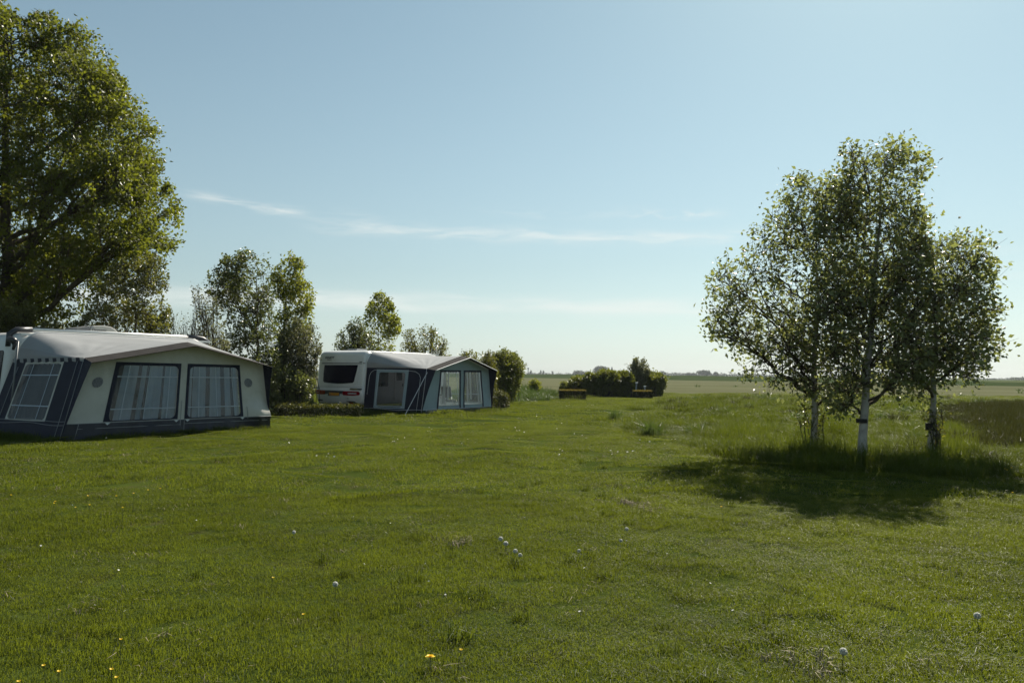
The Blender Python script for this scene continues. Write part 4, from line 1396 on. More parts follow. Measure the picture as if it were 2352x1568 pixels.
MB().prism([(0, 0), (0.05, 0.14), (0.42, 0.19), (0.42, 0)], 0.70, lambda a, b, c: Vector((2.14 + a, 0.78 + c, 2.58 + b * 1.5))).build('grille', M['van_grey'], ac, bevel=0.02)
text_mesh('lettering', 'Dometic', 0.12, M['ink'], ac, Matrix.Translation((2.60, 0.742, 2.72)) @ Matrix.Rotation(math.pi / 2, 4, 'X'))
# pole and lamp beside the left caravan's corner
p = at(33, 900, 20.3)
ap = empty('awning_pole', (p.x, p.y, 0), 0, 'thin grey metal pole with black lamp head leaning beside the left caravan', 'pole')
mb = MB()
mb.tube([(-0.14, 0, 0), (-0.02, 0, 1.3), (0.05, 0, 2.32)], 0.022, 8)
mb.build('pole', M['van_grey'], ap, True)
mb = MB()
mb.tube([(-0.02, 0.02, 2.28), (-0.10, 0.02, 2.36), (-0.22, 0.02, 2.38)], 0.09, 10, 0.06)
mb.tube([(-0.08, 0.02, 2.1), (-0.03, 0.02, 2.3)], 0.03, 8, 0.06)
mb.build('lamp_head', M['trim_dark'], ap, True)


# ------------------------------------------------------------------ things standing inside the right awning
def folding_chair(loc, rz, label):
    t = empty('folding_chair', loc, rz, label, 'chair')
    f = MB()
    for x in (-0.24, 0.24):
        f.tube([(x, -0.28, 0.0), (x, 0.22, 0.45), (x, 0.30, 0.62)], 0.012, 6)
        f.tube([(x, 0.26, 0.0), (x, -0.22, 0.44)], 0.012, 6)
        f.tube([(x, 0.18, 0.42), (x, 0.36, 1.05)], 0.012, 6)
    for p_, q_ in (((-.24, .22, .45), (.24, .22, .45)), ((-.24, .26, .02), (.24, .26, .02)), ((-.24, .36, 1.05), (.24, .36, 1.05))):
        f.tube([p_, q_], 0.012, 6)
    f.build('frame', M['alu'], t, True)
    s = MB()
    s.box((0, 0, 0.45), (0.46, 0.46, 0.025))
    s.build('seat', M['navy'], t, bevel=0.01)
    b = MB()
    b.box((0, 0.285, 0.80), (0.46, 0.02, 0.48), (-0.28, 0, 0))
    b.build('backrest', M['navy'], t, bevel=0.01)
    return t


W2M = Matrix.Translation((-3.36, 32.4, 0)) @ Matrix.Rotation(A2_RZ, 4, 'Z')
folding_chair(W2M @ Vector((1.25, 1.1, 0)), A2_RZ + 0.6, 'folding chair seen through the left front window of the teal awning')
folding_chair(W2M @ Vector((3.5, 1.2, 0)), A2_RZ - 0.5, 'folding chair seen through the right front window of the teal awning')
tb = empty('camping_table', W2M @ Vector((2.4, 1.4, 0)), A2_RZ, 'low camping table between the chairs inside the teal awning', 'table')
MB().box((0, 0, 0.70), (0.95, 0.62, 0.03)).build('table_top', M['plastic_grey'], tb, bevel=0.01)
for x in (-0.4, 0.4):
    for y in (-0.25, 0.25):
        mb = MB()
        mb.tube([(x * 1.05, y * 1.05, 0), (x * 0.9, y * 0.9, 0.69)], 0.014, 6)
        mb.build('leg', M['alu'], tb)

# ------------------------------------------------------------------ small upright things
p = gr(1151, 945)
st = MB()
st.tube([(-0.10, 0.0, 0.42), (0.02, 0, 0.0), (0.03, 0, -0.1)], 0.02, 6, 0.014)
o = st.build('ground_stake', M['wood'])
o.location = p
tag(o, 'short dark stake leaning in the grass by the corner of the teal awning', 'stake')


def hookup_post(px, pz, d, h, label, lean=0.0):
    q = at(px, pz, d)
    t = empty('hookup_post', (q.x, q.y, 0), 0, label, 'post')
    mb = MB()
    mb.box((lean * h / 2, 0, h / 2), (0.10, 0.10, h), (0, lean, 0))
    mb.build('post', M['plastic_grey'], t, bevel=0.01)
    mb = MB()
    mb.box((lean * h, 0, h + 0.03), (0.17, 0.15, 0.07))
    mb.build('cap', M['rail_white'], t, bevel=0.015)


hookup_post(1459.5, 895, 59.6, 1.05, 'pale grey hookup post behind the right clipped hedge, taller of the two there', 0.08)
hookup_post(1481, 895, 59.3, 0.80, 'low pale post just showing above the top of the right clipped hedge')
q = at(1321, 900, 52.9)
mb = MB()
mb.tube([(0, 0, 0), (0.02, 0, 0.85)], 0.035, 8, 0.03)
o = mb.build('marker_stake', M['wood'])
o.location = (q.x, q.y, 0)
tag(o, 'thin pale marker stake behind the left clipped hedge', 'stake')

# ------------------------------------------------------------------ hedges
h0 = at(733, 940, 30.2)
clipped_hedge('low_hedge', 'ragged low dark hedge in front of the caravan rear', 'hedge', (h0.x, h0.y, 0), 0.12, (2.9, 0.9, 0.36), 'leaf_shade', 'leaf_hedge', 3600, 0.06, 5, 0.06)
h1 = at(1315, 910, 52.6)
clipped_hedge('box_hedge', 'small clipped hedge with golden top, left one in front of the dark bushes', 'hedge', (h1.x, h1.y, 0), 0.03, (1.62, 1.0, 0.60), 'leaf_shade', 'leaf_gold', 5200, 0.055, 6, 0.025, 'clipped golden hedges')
h2 = at(1476, 905, 57.8)
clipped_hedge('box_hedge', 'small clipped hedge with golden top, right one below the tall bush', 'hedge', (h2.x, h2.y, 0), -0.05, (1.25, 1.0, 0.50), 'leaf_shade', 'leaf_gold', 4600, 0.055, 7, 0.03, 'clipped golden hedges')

# ------------------------------------------------------------------ birches
BG = 'three birches on the meadow'
plant('birch_tree', 'left birch of the three, with wide low crown leaning left', 'tree',
      [(1614, 740), (1620, 690), (1636, 625), (1668, 598), (1698, 600), (1710, 545), (1735, 500), (1748, 515), (1775, 465), (1798, 425), (1830, 398), (1850, 420), (1882, 405), (1915, 405), (1940, 430), (1985, 520), (2000, 640), (2005, 760), (1985, 880), (1940, 940), (1900, 925), (1880, 960), (1850, 930), (1800, 900), (1755, 905), (1728, 880), (1700, 850), (1670, 795), (1640, 775)],
      17.0, 1869, 'leaf_birch', 185, 10, 5, 0.098, 0.40, 0.078, 'bark_birch', branch_bark='bark', top_px=(1880, 440), group=BG, seed=11, wind=0.35, low=0.75, limb_rise=0.7, kd=0.62, margin=0.04, bunch=0.09, scaff=24)
plant('birch_tree', 'middle birch of the three, the tallest, with dark band round its trunk', 'tree',
      [(1925, 420), (1940, 342), (1965, 332), (1985, 362), (2010, 335), (2030, 314), (2068, 320), (2085, 345), (2135, 370), (2150, 382), (2110, 415), (2105, 450), (2125, 490), (2125, 530), (2155, 600), (2170, 700), (2150, 820), (2110, 900), (2060, 915), (2010, 890), (1970, 900), (1930, 960), (1905, 940), (1890, 870), (1870, 760), (1862, 640), (1870, 520), (1890, 430)],
      16.0, 1979, 'leaf_birch', 190, 10, 5, 0.098, 0.40, 0.088, 'bark_birch', branch_bark='bark', top_px=(2032, 335), group=BG, seed=12, wind=0.35, low=0.85, limb_rise=0.8, kd=0.62, margin=0.04, bunch=0.09, scaff=26)
plant('birch_tree', 'right birch of the three, shorter, with a stake beside its trunk', 'tree',
      [(2075, 560), (2120, 515), (2150, 545), (2175, 545), (2200, 528), (2225, 548), (2262, 545), (2276, 588), (2300, 605), (2282, 640), (2294, 690), (2296, 720), (2272, 735), (2295, 770), (2318, 792), (2286, 812), (2270, 855), (2235, 872), (2205, 885), (2170, 915), (2120, 925), (2080, 910), (2035, 840), (2020, 720), (2040, 620)],
      16.3, 2136, 'leaf_birch', 135, 10, 5, 0.098, 0.39, 0.072, 'bark_birch', branch_bark='bark', top_px=(2165, 545), group=BG, seed=13, wind=0.35, low=0.8, limb_rise=0.65, kd=0.68, margin=0.04, bunch=0.09, scaff=20)
# low shoots at the trunks, ties, stake
for nm, lb, poly, d, bx, sd in (('birch_shoots', 'low leafy shoots around the foot of the left birch', [(1825, 950), (1850, 930), (1880, 925), (1905, 940), (1895, 985), (1870, 1000), (1845, 980)], 16.8, 1868, 31),
                                ('birch_shoots', 'low leafy shoots climbing the stake at the right birch', [(2125, 930), (2150, 920), (2172, 950), (2175, 985), (2160, 1020), (2140, 1010), (2130, 975)], 16.1, 2152, 32)):
    plant(nm, lb, 'shoots', poly, d, bx, 'leaf_olive', 7, 5, 4, 0.075, 0.14, 0.010, 'bark_grey', stems=4, seed=sd, spread=0.05, margin=0.03)
for (bx, d, z, hh, rr) in ((1979, 16.0, 0.78, 0.08, 0.094), (2136, 16.3, 0.66, 0.14, 0.080)):
    q = at(bx, 900, d)
    n = 20
    vs = [(rr * math.cos(2 * math.pi * k / n), rr * math.sin(2 * math.pi * k / n), zz) for zz in (z - hh / 2, z + hh / 2) for k in range(n)]
    o = mesh_obj('tree_tie', vs, [(k, (k + 1) % n, n + (k + 1) % n, n + k) for k in range(n)], M['black_tie'], None, True)
    s = o.modifiers.new('thick', 'SOLIDIFY')
    s.thickness, s.offset = 0.012, 1
    o.location = (q.x, d, 0)
    tag(o, 'black rubber tie round the trunk of the ' + ('middle' if d == 16.0 else 'right') + ' birch', 'tree tie')
q = at(2151, 900, 16.3)
mb = MB()
mb.tube([(0, 0, -0.1), (0.01, 0, 0.45), (0, 0, 0.72)], 0.045, 9, 0.042)
o = mb.build('tree_stake', M['wood'], None, True)
o.location = (q.x, q.y, 0)
tag(o, 'round wooden stake standing beside the right birch', 'stake')

# ------------------------------------------------------------------ trees and shrubs on the left
plant('poplar_tree', 'huge spreading tree filling the upper left, behind the left caravan', 'tree',
      [(-60, -60), (0, -5), (25, 35), (60, 45), (100, 25), (150, 62), (190, 55), (225, 62), (237, 112), (262, 132), (265, 178), (287, 185), (292, 235), (325, 222), (332, 255), (345, 288), (382, 318), (386, 368), (368, 398), (392, 440), (406, 438), (412, 490), (422, 520), (404, 568), (368, 590), (345, 605), (300, 622), (250, 660), (200, 705), (140, 740), (60, 755), (-60, 730), (-250, 640), (-380, 520), (-420, 350), (-380, 180), (-300, 60), (-180, -50)],
      28.5, 18, 'leaf_poplar', 480, 16, 17, 0.135, 0.44, 0.30, 'bark', top_px=(10, 20), seed=21, low=2.6, limb_rise=0.6, kd=0.8, margin=0.2, twig_r=0.006, bunch=0.09, scaff=34)
plant('young_tree', 'bushy young tree under the right edge of the huge tree', 'tree',
      [(235, 640), (270, 600), (320, 575), (360, 590), (385, 600), (378, 628), (396, 636), (374, 668), (380, 700), (392, 722), (394, 760), (386, 800), (200, 805), (185, 740), (215, 680)],
      26.5, 300, 'leaf_olive', 70, 13, 11, 0.10, 0.34, 0.08, 'bark', seed=22, low=1.0, limb_rise=0.9, margin=0.2)
plant('shrub', 'yellowish leafy shrub behind the left end of the left caravan', 'shrub',
      [(-80, 700), (-20, 680), (25, 690), (60, 698), (82, 715), (88, 800), (-90, 800)], 25.5, 10, 'leaf_olive', 40, 12, 12, 0.10, 0.28, 0.03, 'bark_grey', stems=7, seed=23, spread=0.5, margin=0.15)
plant('shrub', 'dense leafy shrub just above the left caravan roof', 'shrub',
      [(80, 760), (110, 735), (160, 742), (210, 730), (240, 760), (245, 800), (80, 800)], 26.2, 160, 'leaf_olive', 34, 12, 12, 0.10, 0.26, 0.03, 'bark_grey', stems=7, seed=28, spread=0.5, margin=0.15)
plant('bare_shrub', 'nearly leafless twiggy shrub above the left awning ridge', 'shrub',
      [(385, 750), (398, 715), (418, 690), (432, 730), (448, 700), (455, 740), (470, 800), (380, 800)], 27.5, 425, 'leaf_grey', 20, 9, 2, 0.07, 0.30, 0.022, 'bark_grey', stems=6, seed=24, spread=0.3, margin=0.05)
plant('bare_shrub', 'sparse shrub with thin leafy branches left of the dark tree', 'shrub',
      [(438, 655), (456, 650), (468, 680), (480, 670), (500, 700), (515, 740), (525, 800), (455, 800), (462, 735), (448, 690)], 28, 490, 'leaf_grey', 26, 8, 6, 0.085, 0.26, 0.022, 'bark_grey', stems=5, seed=25, spread=0.25, margin=0.05)
plant('dark_tree', 'dark leafy tree with blunt top between the left awning and the caravan', 'tree',
      [(472, 640), (490, 612), (500, 618), (515, 590), (535, 592), (562, 572), (582, 582), (600, 588), (622, 586), (626, 640), (632, 700), (640, 800), (640, 940), (545, 940), (515, 840), (505, 740), (492, 690), (475, 668)],
      31.5, 592, 'leaf_dark', 115, 12, 9, 0.11, 0.36, 0.09, 'bark', seed=26, low=0.4, limb_rise=1.1, margin=0.15, top_px=(590, 600))
plant('young_tree', 'slender yellow-green young tree beside the dark tree', 'tree',
      [(624, 612), (640, 600), (652, 578), (664, 570), (674, 576), (672, 600), (692, 592), (697, 612), (690, 645), (715, 652), (720, 700), (716, 750), (700, 800), (650, 810), (632, 740), (640, 690), (624, 650)],
      34.5, 646, 'leaf_lime', 58, 10, 9, 0.13, 0.30, 0.05, 'bark', seed=27, low=1.2, limb_rise=1.3, margin=0.12, top_px=(662, 580))
plant('shrub', 'grey-green shrub leaning over the left side of the right caravan', 'shrub',
      [(632, 790), (655, 755), (680, 730), (712, 715), (724, 740), (736, 765), (738, 795), (722, 830), (714, 900), (712, 948), (628, 948), (622, 860)],
      33.2, 685, 'leaf_grey', 85, 13, 11, 0.10, 0.34, 0.016, 'bark_grey', stems=9, seed=29, spread=0.5, margin=0.1)
plant('shrub', 'dark low shrub behind the right end of the left awning', 'shrub',
      [(600, 850), (640, 835), (690, 850), (718, 875), (722, 948), (600, 948)], 32.4, 660, 'leaf_dark', 60, 13, 13, 0.10, 0.32, 0.016, 'bark_grey', stems=9, seed=30, spread=0.5, margin=0.1)
# behind the right caravan
plant('shrub', 'dark green shrub behind the left half of the right caravan roof', 'shrub',
      [(762, 805), (774, 772), (798, 748), (815, 722), (836, 728), (850, 750), (862, 780), (872, 830), (860, 900), (770, 900)], 41, 815, 'leaf_dark', 70, 12, 12, 0.11, 0.34, 0.04, 'bark_grey', stems=7, seed=41, spread=0.5, margin=0.12)
plant('young_tree', 'upright yellow-green sapling behind the right caravan', 'tree',
      [(840, 715), (850, 690), (870, 671), (892, 682), (902, 705), (918, 738), (922, 758), (905, 785), (900, 850), (850, 850), (850, 775), (842, 742)], 40, 866, 'leaf_lime', 46, 10, 9, 0.13, 0.32, 0.05, 'bark', seed=42, low=1.5, limb_rise=1.2, margin=0.12, top_px=(872, 680))
plant('shrub', 'loose olive shrub behind the right caravan, right of the sapling', 'shrub',
      [(915, 800), (926, 765), (942, 755), (958, 760), (975, 737), (992, 752), (1006, 766), (1020, 770), (1030, 805), (1025, 880), (920, 880)], 41.5, 975, 'leaf_olive', 42, 11, 7, 0.11, 0.36, 0.03, 'bark_grey', stems=9, seed=43, spread=0.6, margin=0.08)
plant('shrub', 'rounded shrub showing over the right slope of the teal awning', 'shrub',
      [(1055, 818), (1078, 805), (1100, 814), (1122, 808), (1142, 826), (1142, 915), (1070, 915)], 43, 1100, 'leaf_olive', 44, 12, 11, 0.11, 0.34, 0.03, 'bark_grey', stems=7, seed=44, spread=0.5, margin=0.1)
plant('tall_shrub', 'tall dense shrub with bare stems right of the teal awning', 'shrub',
      [(1112, 840), (1130, 810), (1150, 812), (1162, 803), (1186, 814), (1200, 832), (1206, 838), (1196, 872), (1188, 900), (1178, 915), (1172, 924), (1112, 924), (1105, 880)], 45.5, 1150, 'leaf_bush', 110, 13, 12, 0.105, 0.36, 0.02, 'bark_grey', stems=14, seed=45, spread=0.35, margin=0.05)
plant('shrub', 'small yellow-green shrub at the right foot of the teal awning', 'shrub',
      [(1130, 905), (1150, 898), (1168, 905), (1168, 930), (1160, 940), (1130, 940)], 38.2, 1150, 'leaf_hedge', 18, 10, 10, 0.08, 0.16, 0.015, 'bark_grey', stems=6, seed=46, spread=0.2, margin=0.05)
plant('shrub', 'small yellow shrub alone in the rough weeds', 'shrub',
      [(1212, 885), (1220, 874), (1230, 872), (1242, 878), (1240, 890), (1232, 905), (1222, 905)], 62, 1227, 'leaf_lime', 16, 9, 9, 0.15, 0.2, 0.02, 'bark_grey', stems=4, seed=47, spread=0.15, margin=0.08)

# ------------------------------------------------------------------ dark bushes in the middle distance
BUSH = 'dark bushes by the field edge'
for nm, lb, poly, d, bx, leaf, ncl, sd in (
        ('bush', 'tiny upright bush at the left end of the dark bush row', [(1287, 890), (1293, 879), (1299, 880), (1303, 892), (1300, 912), (1288, 912)], 61, 1295, 'leaf_bush', 14, 51),
        ('bush', 'low left bush of the dark row behind the left clipped hedge', [(1304, 882), (1315, 866), (1332, 864), (1350, 872), (1353, 911), (1306, 911)], 61.5, 1330, 'leaf_bush', 46, 52),
        ('bush', 'rounded second bush of the dark row, left of the broad one', [(1340, 868), (1352, 857), (1366, 857), (1376, 870), (1374, 912), (1342, 912)], 60.5, 1358, 'leaf_bush', 44, 53),
        ('bush', 'broad middle bush of the dark row, under the far church spire', [(1366, 866), (1375, 852), (1395, 850), (1412, 853), (1424, 866), (1422, 912), (1366, 912)], 60.3, 1394, 'leaf_bush', 64, 54),
        ('bush', 'bush of the dark row just left of the tall one', [(1408, 866), (1420, 853), (1438, 852), (1455, 862), (1458, 911), (1408, 911)], 60.8, 1434, 'leaf_bush', 58, 55),
        ('tall_bush', 'tallest bush of the dark row, with forked open top', [(1442, 836), (1446, 826), (1452, 840), (1458, 824), (1466, 826), (1469, 842), (1474, 828), (1480, 824), (1484, 832), (1490, 845), (1490, 910), (1445, 910)], 62, 1467, 'leaf_grey', 46, 56),
        ('bush', 'large round bush at the right end of the dark row', [(1470, 872), (1482, 856), (1500, 853), (1518, 858), (1530, 872), (1527, 890), (1516, 908), (1470, 908)], 62.5, 1500, 'leaf_bush', 72, 57)):
    plant(nm, lb, 'bush', poly, d, bx, leaf, ncl, 13, 11, 0.15, 0.30, 0.03, 'bark_grey', stems=8, seed=sd, spread=0.35, margin=0.12, group=BUSH, droop=0.0)


# ------------------------------------------------------------------ the far horizon
def far_crown(r, lumps, n, size):
    C = []
    for (cx, cz, rx, rz_) in lumps:
        m = max(12, int(n * rx * rz_))
        v = r.normal(0, 1, (m, 3))
        v /= np.linalg.norm(v, axis=1, keepdims=True)
        v *= (r.random((m, 1)) ** 0.33)
        C.append(np.stack([cx + v[:, 0] * rx, v[:, 1] * rx, np.maximum(cz + v[:, 2] * rz_, 0.2)], 1))
    C = np.concatenate(C)
    return leaf_cloud(C, r.normal(0, 1, C.shape), size, r, 0, 0.95)


def far_tree(name, label, px0, px1, py, d, shape, seed):
    r = np.random.default_rng(seed)
    a, b = at(px0, py, d), at(px1, py, d)
    H, Wd = a.z, b.x - a.x
    root = empty(name, ((a.x + b.x) / 2, d, 0), 0, label, 'tree')
    t = MB()
    t.tube([(0, 0, 0), (0, 0, H * 0.5)], 0.35, 7, 0.2)
    t.build('trunk', M['bark'], root)
    if shape == 'round':
        lumps = [(r.uniform(-.32, .32) * Wd, H * r.uniform(.45, .72), Wd * r.uniform(.2, .32), H * r.uniform(.2, .3)) for _ in range(9)] + [(0, H * .5, Wd * .42, H * .42)]
    elif shape == 'wide':
        k = 9
        lumps = [((i + .5) / k * Wd - Wd / 2, H * r.uniform(.35, .5), Wd / k * 1.0, H * r.uniform(.3, .48)) for i in range(k)]
    else:
        lumps = [(0, H * f, Wd * .5 * (1.05 - abs(f - .4)), H * .16) for f in (.15, .3, .45, .6, .75, .86)]
    V, T = far_crown(r, lumps, 9, 1.5)
    np_mesh('crown', V, T, None, M['leaf_far'], root)


for args in (
        ('far_tree', 'big rounded tree on the horizon left of the church spire', 1364, 1398, 840, 1150, 'round', 61),
        ('far_tree', 'long low clump of trees on the horizon left of the big rounded tree', 1318, 1352, 848.5, 1200, 'wide', 62),
        ('far_tree', 'small pointed tree on the far left of the open horizon', 1216, 1222, 850, 1250, 'spiky', 63),
        ('far_poplar', 'left slim poplar on the horizon left of the dark bushes', 1240, 1244, 850.5, 1250, 'spiky', 64),
        ('far_poplar', 'middle slim poplar on the horizon left of the dark bushes', 1246, 1250, 850.5, 1250, 'spiky', 65),
        ('far_poplar', 'right slim poplar on the horizon left of the dark bushes', 1267, 1271, 852, 1250, 'spiky', 66),
        ('far_tree', 'broad tree clump on the horizon just right of the dark bushes', 1492, 1530, 850.5, 1150, 'wide', 67),
        ('far_tree', 'left clump of the three on the horizon between bushes and birches', 1576, 1600, 853.5, 1200, 'wide', 68),
        ('far_tree', 'middle, tallest clump of the three on the horizon between bushes and birches', 1603, 1632, 849, 1200, 'round', 69),
        ('far_tree', 'right small clump of the three on the horizon between bushes and birches', 1637, 1652, 853.5, 1200, 'round', 70),
        ('far_tree', 'small pale tree clump on the horizon right of the birches', 2262, 2288, 869.5, 1150, 'round', 71),
        ('far_tree', 'wide bluish tree clump on the horizon at the right edge', 2322, 2380, 864.5, 1000, 'wide', 72)):
    far_tree(*args)


def treeline():
    r = np.random.default_rng(77)
    Vs, Ts, off = [], [], 0
    for px0, px1, py, d in ((1170, 1345, 856.5, 1400), (1330, 1500, 857, 1400), (1500, 1575, 856.5, 1350), (1560, 1760, 858, 1350), (1700, 2000, 861, 1400), (1980, 2330, 869.5, 1400), (-300, 1200, 851, 1500)):
        L = np.arange(px0, px1, 5.0)
        lumps = []
        x0 = at((px0 + px1) / 2, py, d)
        for px in L:
            q = at(px + r.uniform(-2, 2), py + r.uniform(-1.5, 2.5), d)
            h = max(q.z, 1.5)
            lumps.append((q.x, h * .5, 5.5, h * .55))
        V, T = far_crown(r, lumps, 3.2, 1.8)
        V[:, 1] += d
        Vs.append(V)
        Ts.append(T + off)
        off += len(V)
    tag(np_mesh('treeline', np.concatenate(Vs), np.concatenate(Ts), None, M['leaf_far']), 'low bluish line of far trees along the horizon', 'treeline', kind='stuff')


treeline()
q = at(1405.5, 860, 1300)
ch = empty('church', (q.x, q.y, 0), 0, 'slender church spire rising on the horizon behind the dark bushes', 'church')
top = at(1405.5, 841.5, 1300).z
MB().box((0, 0, top * 0.19), (5, 5, top * 0.38)).build('tower', M['far_stone'], ch)
n = 8
MB().add([(3.0 * math.cos(2 * math.pi * k / n), 3.0 * math.sin(2 * math.pi * k / n), top * 0.38) for k in range(n)] + [(0.35 * math.cos(2 * math.pi * k / n), 0.35 * math.sin(2 * math.pi * k / n), top) for k in range(n)],
         [(k, (k + 1) % n, n + (k + 1) % n, n + k) for k in range(n)] + [tuple(range(n, 2 * n))]).build('spire', M['far_stone'], ch)
q, qt = at(1213, 860, 900), at(1213, 844.5, 900)
mast = empty('mast', (q.x, q.y, 0), 0, 'thin dark mast on the horizon beside the tall shrub', 'mast')
mb = MB()
mb.tube([(0, 0, 0), (0, 0, qt.z)], 0.5, 6, 0.35)
mb.build('mast_tube', M['far_stone'], mast)
MB().box((0, 0, qt.z - 0.7), (1.6, 1.6, 1.4)).build('mast_head', M['far_stone'], mast)


# ------------------------------------------------------------------ flowers
def flower_mesh(kind, seed):
    """returns [(part name, mesh object)] of one plant standing on its origin"""
    r = np.random.default_rng(seed)
    parts = []
    if kind == 'clock':
        h = 0.10
        st = MB()
        st.tube([(0, 0, -0.01), (0.006, 0.004, h * .5), (0.002, 0, h)], 0.0032, 6, 0.0024)
        parts.append(('stem', st, M['stem_green']))
        f = MB()
        for k in range(220):
            v = Vector(r.normal(0, 1, 3)).normalized()
            c = Vector((0.002, 0, h + 0.012))
            e = c + v * 0.028 * r.uniform(.85, 1.0)
            a = v.orthogonal().normalized()
            b = v.cross(a)
            s = 0.0055
            f.add([c + v * 0.006, e + a * s, e - a * s * .5 + b * s * .87, e - a * s * .5 - b * s * .87], [(0, 1, 2), (0, 2, 3), (0, 3, 1), (1, 3, 2)])
        parts.append(('seed_head', f, M['fluff']))
    elif kind == 'dandelion':
        h = 0.07
        st = MB()
        st.tube([(0, 0, -0.01), (0, 0, h)], 0.003, 6)
        parts.append(('stem', st, M['stem_green']))
        f = MB()
        for ring, n, tilt in ((0.024, 26, .1), (0.019, 22, .45), (0.012, 16, .85)):
            for k in range(n):
                a = 2 * math.pi * k / n + ring * 40
                d = Vector((math.cos(a), math.sin(a), 0))
                s = Vector((-math.sin(a), math.cos(a), 0)) * 0.0022
                tip = Vector((0, 0, h)) + d * ring * math.cos(tilt) + Vector((0, 0, ring * math.sin(tilt)))
                f.add([Vector((0, 0, h)) - s, Vector((0, 0, h)) + s, tip + s, tip - s], [(0, 1, 2, 3)])
        parts.append(('petals', f, M['petal_yellow']))
    else:
        daisy = kind == 'daisy'
        h = 0.075 if daisy else 0.16
        st = MB()
        st.tube([(0, 0, -0.01), (0.004, 0, h)], 0.0016, 5)
        c = Vector((0.004, 0, h))
        f = MB()
        n = 14 if daisy else 5
        R0 = 0.013 if daisy else 0.013
        for k in range(n):
            a = 2 * math.pi * k / n
            d = Vector((math.cos(a), math.sin(a), 0.15 if daisy else 0.7)).normalized()
            s = Vector((-math.sin(a), math.cos(a), 0)) * (0.0026 if daisy else 0.0075)
            f.add([c, c + d * R0 * .6 + s, c + d * R0, c + d * R0 * .6 - s], [(0, 1, 2, 3)])
        parts.append(('stem', st, M['stem_green']))
        parts.append(('petals', f, M['petal_white'] if daisy else M['petal_yellow']))
    return parts


PROTO = {}


def flower(kind, name, cat, label, x, y, group, scale=1.0, tilt=(0, 0)):
    t = empty(name, (x, y, float(gz(x, y))), random.random() * 6.28, label, cat, group)
    t.rotation_euler = (tilt[0], tilt[1], random.random() * 6.28)
    t.scale = (scale,) * 3
    if kind not in PROTO:
        PROTO[kind] = []
        for nm, mb, m in flower_mesh(kind, 5):
            PROTO[kind].append(mb.build(nm, m, t))
    else:
        for o in PROTO[kind]:
            c = o.copy()
            COL.objects.link(c)
            c.parent = t
    return t


def fpx(kind, name, cat, label, px, py, group, hh, scale=1.0):
    """flower whose head shows at that pixel"""
    v = ray(px, py)
    k = -(CAM_H - hh * scale) / v.z
    return flower(kind, name, cat, label, v.x * k, v.y * k, group, scale, (random.uniform(-.15, .15), random.uniform(-.15, .15)))


CL = 'dandelion clocks in the lawn'
for px, py, lb, s in ((1152, 1235, 'uppermost dandelion clock of the close cluster of four in mid lawn', 1.0), (1162, 1244, 'second dandelion clock from the top of the cluster of four in mid lawn', 1.05),
                      (1181, 1260, 'third dandelion clock from the top of the cluster of four in mid lawn', 0.95), (1195, 1269, 'lowest dandelion clock of the cluster of four in mid lawn', 0.85),
                      (1440, 1216, 'pale dandelion clock below the dry patch, upper of two', 0.9), (1426, 1240, 'pale dandelion clock below the dry patch, lower of two', 0.75), (1332, 1261, 'single faint dandelion clock right of the cluster of four', 0.75),
                      (771, 1335, 'single dandelion clock in the left half of the lawn, the nearer one', 0.95), (674, 1217, 'single dandelion clock in the left half of the lawn, the farther one', 0.85),
                      (1933, 1494, 'big white dandelion clock nearest the bottom right of the lawn', 1.0), (2249, 1419, 'white dandelion clock close to the right edge of the lawn', 1.0)):
    fpx('clock', 'dandelion_clock', 'dandelion clock', lb, px, py, CL, 0.11, s * 0.78)
fpx('dandelion', 'dandelion', 'dandelion', 'open bright yellow dandelion flower at the bottom middle of the lawn', 988, 1501, None, 0.07, 1.15)
BC = 'small yellow buttercups in the lawn'
for px, py in ((111, 1521), (138, 1536), (256, 1528), (273, 1547), (277, 1466), (50, 1560), (621, 1320), (20, 1135), (118, 1150), (127, 1146), (180, 1157), (204, 1152), (282, 1157), (270, 1133), (195, 1133), (307, 1127), (342, 1120), (368, 1118), (1662, 1165), (2306, 1078), (2313, 1081), (2319, 1075), (2324, 1130), (1050, 1480), (700, 1400)):
    fpx('buttercup', 'buttercup', 'buttercup', 'small yellow buttercup flower standing in the grass', px, py, BC, 0.165, 1.0 if py > 1300 else 1.15)
DG = 'white daisies sprinkled over the lawn'
r = np.random.default_rng(9)
cnt = 0
cl = [(640 + r.random() * 900, 935 + r.random() ** 1.6 * 130) for _ in range(34)]
spots = []
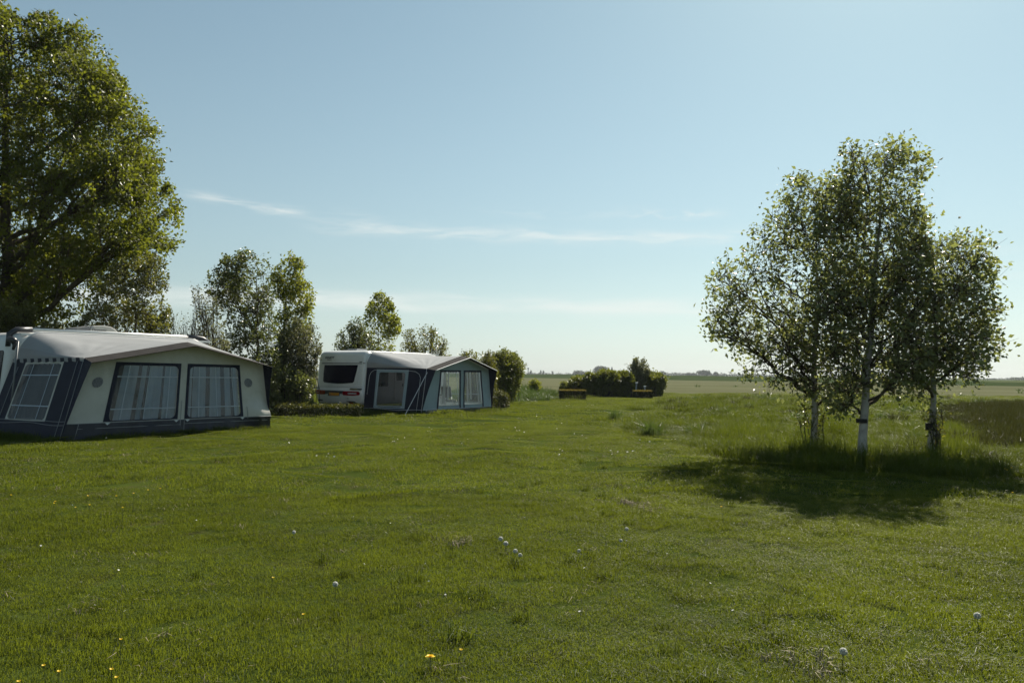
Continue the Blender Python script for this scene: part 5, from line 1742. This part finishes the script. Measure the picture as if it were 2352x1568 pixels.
for cx, cy in cl:
    for _ in range(r.integers(1, 6)):
        spots.append((cx + r.normal(0, 14), cy + r.normal(0, 4)))
for _ in range(46):
    spots.append((r.uniform(60, 1900), r.uniform(1000, 1420)))
for px, py in spots:
    g = gr(px, py)
    if g.y > 45 or inside(MEADOW, [g.x], [g.y])[0] or inside(A1_BASE, [g.x], [g.y])[0] or inside(A2_BASE, [g.x], [g.y])[0]:
        continue
    flower('daisy', 'daisy', 'daisy', 'small white daisy flower in the mown grass', g.x, g.y, DG, r.uniform(1.0, 1.5) * (1.2 if g.y > 15 else 0.55), (-0.5 + r.normal(0, .2), r.normal(0, .2)))
# pale dead stalks in one spot of the lawn
g = gr(1445, 1163)
dt = [blade_tile('dead_stalks', 60, 0.45, 0.04, 0.10, 0.008, 0.9, M['straw'], 400 + i, 0.8) for i in range(3)]
P = np.array([(g.x + r.normal(0, .22), g.y + r.normal(0, .18)) for _ in range(9)] + [(gr(1030, 1243).x + r.normal(0, .1), gr(1030, 1243).y + r.normal(0, .08)) for _ in range(3)] + [(gr(1890, 1560 - 30).x + r.normal(0, .1), gr(1890, 1530).y + r.normal(0, .08)) for _ in range(2)])
tag(scatter('dead_stalks', np.stack([P[:, 0], P[:, 1], gz(P[:, 0], P[:, 1])], 1), RNG.uniform(0, 6.28, len(P)), RNG.uniform(0.5, 0.9, len(P)), dt), 'patches of pale dead stalks in the lawn', 'grass', kind='stuff')


# ------------------------------------------------------------------ the air
def build_haze():
    mb = MB().box((0, 800, 9.5), (4400, 1900, 21.5))
    m = bpy.data.materials.new('haze_air')
    m.use_nodes = True
    t = NT(m.node_tree)
    t.n.clear()
    out = t.node('ShaderNodeOutputMaterial')
    v = t.node('ShaderNodeVolumePrincipled')
    v.inputs['Color'].default_value = (0.86, 0.93, 1.0, 1)
    v.inputs['Density'].default_value = 0.00011
    v.inputs['Anisotropy'].default_value = 0.3
    t.l.new(v.outputs[0], out.inputs['Volume'])
    tag(mb.build('haze', m), kind='stuff')


build_haze()
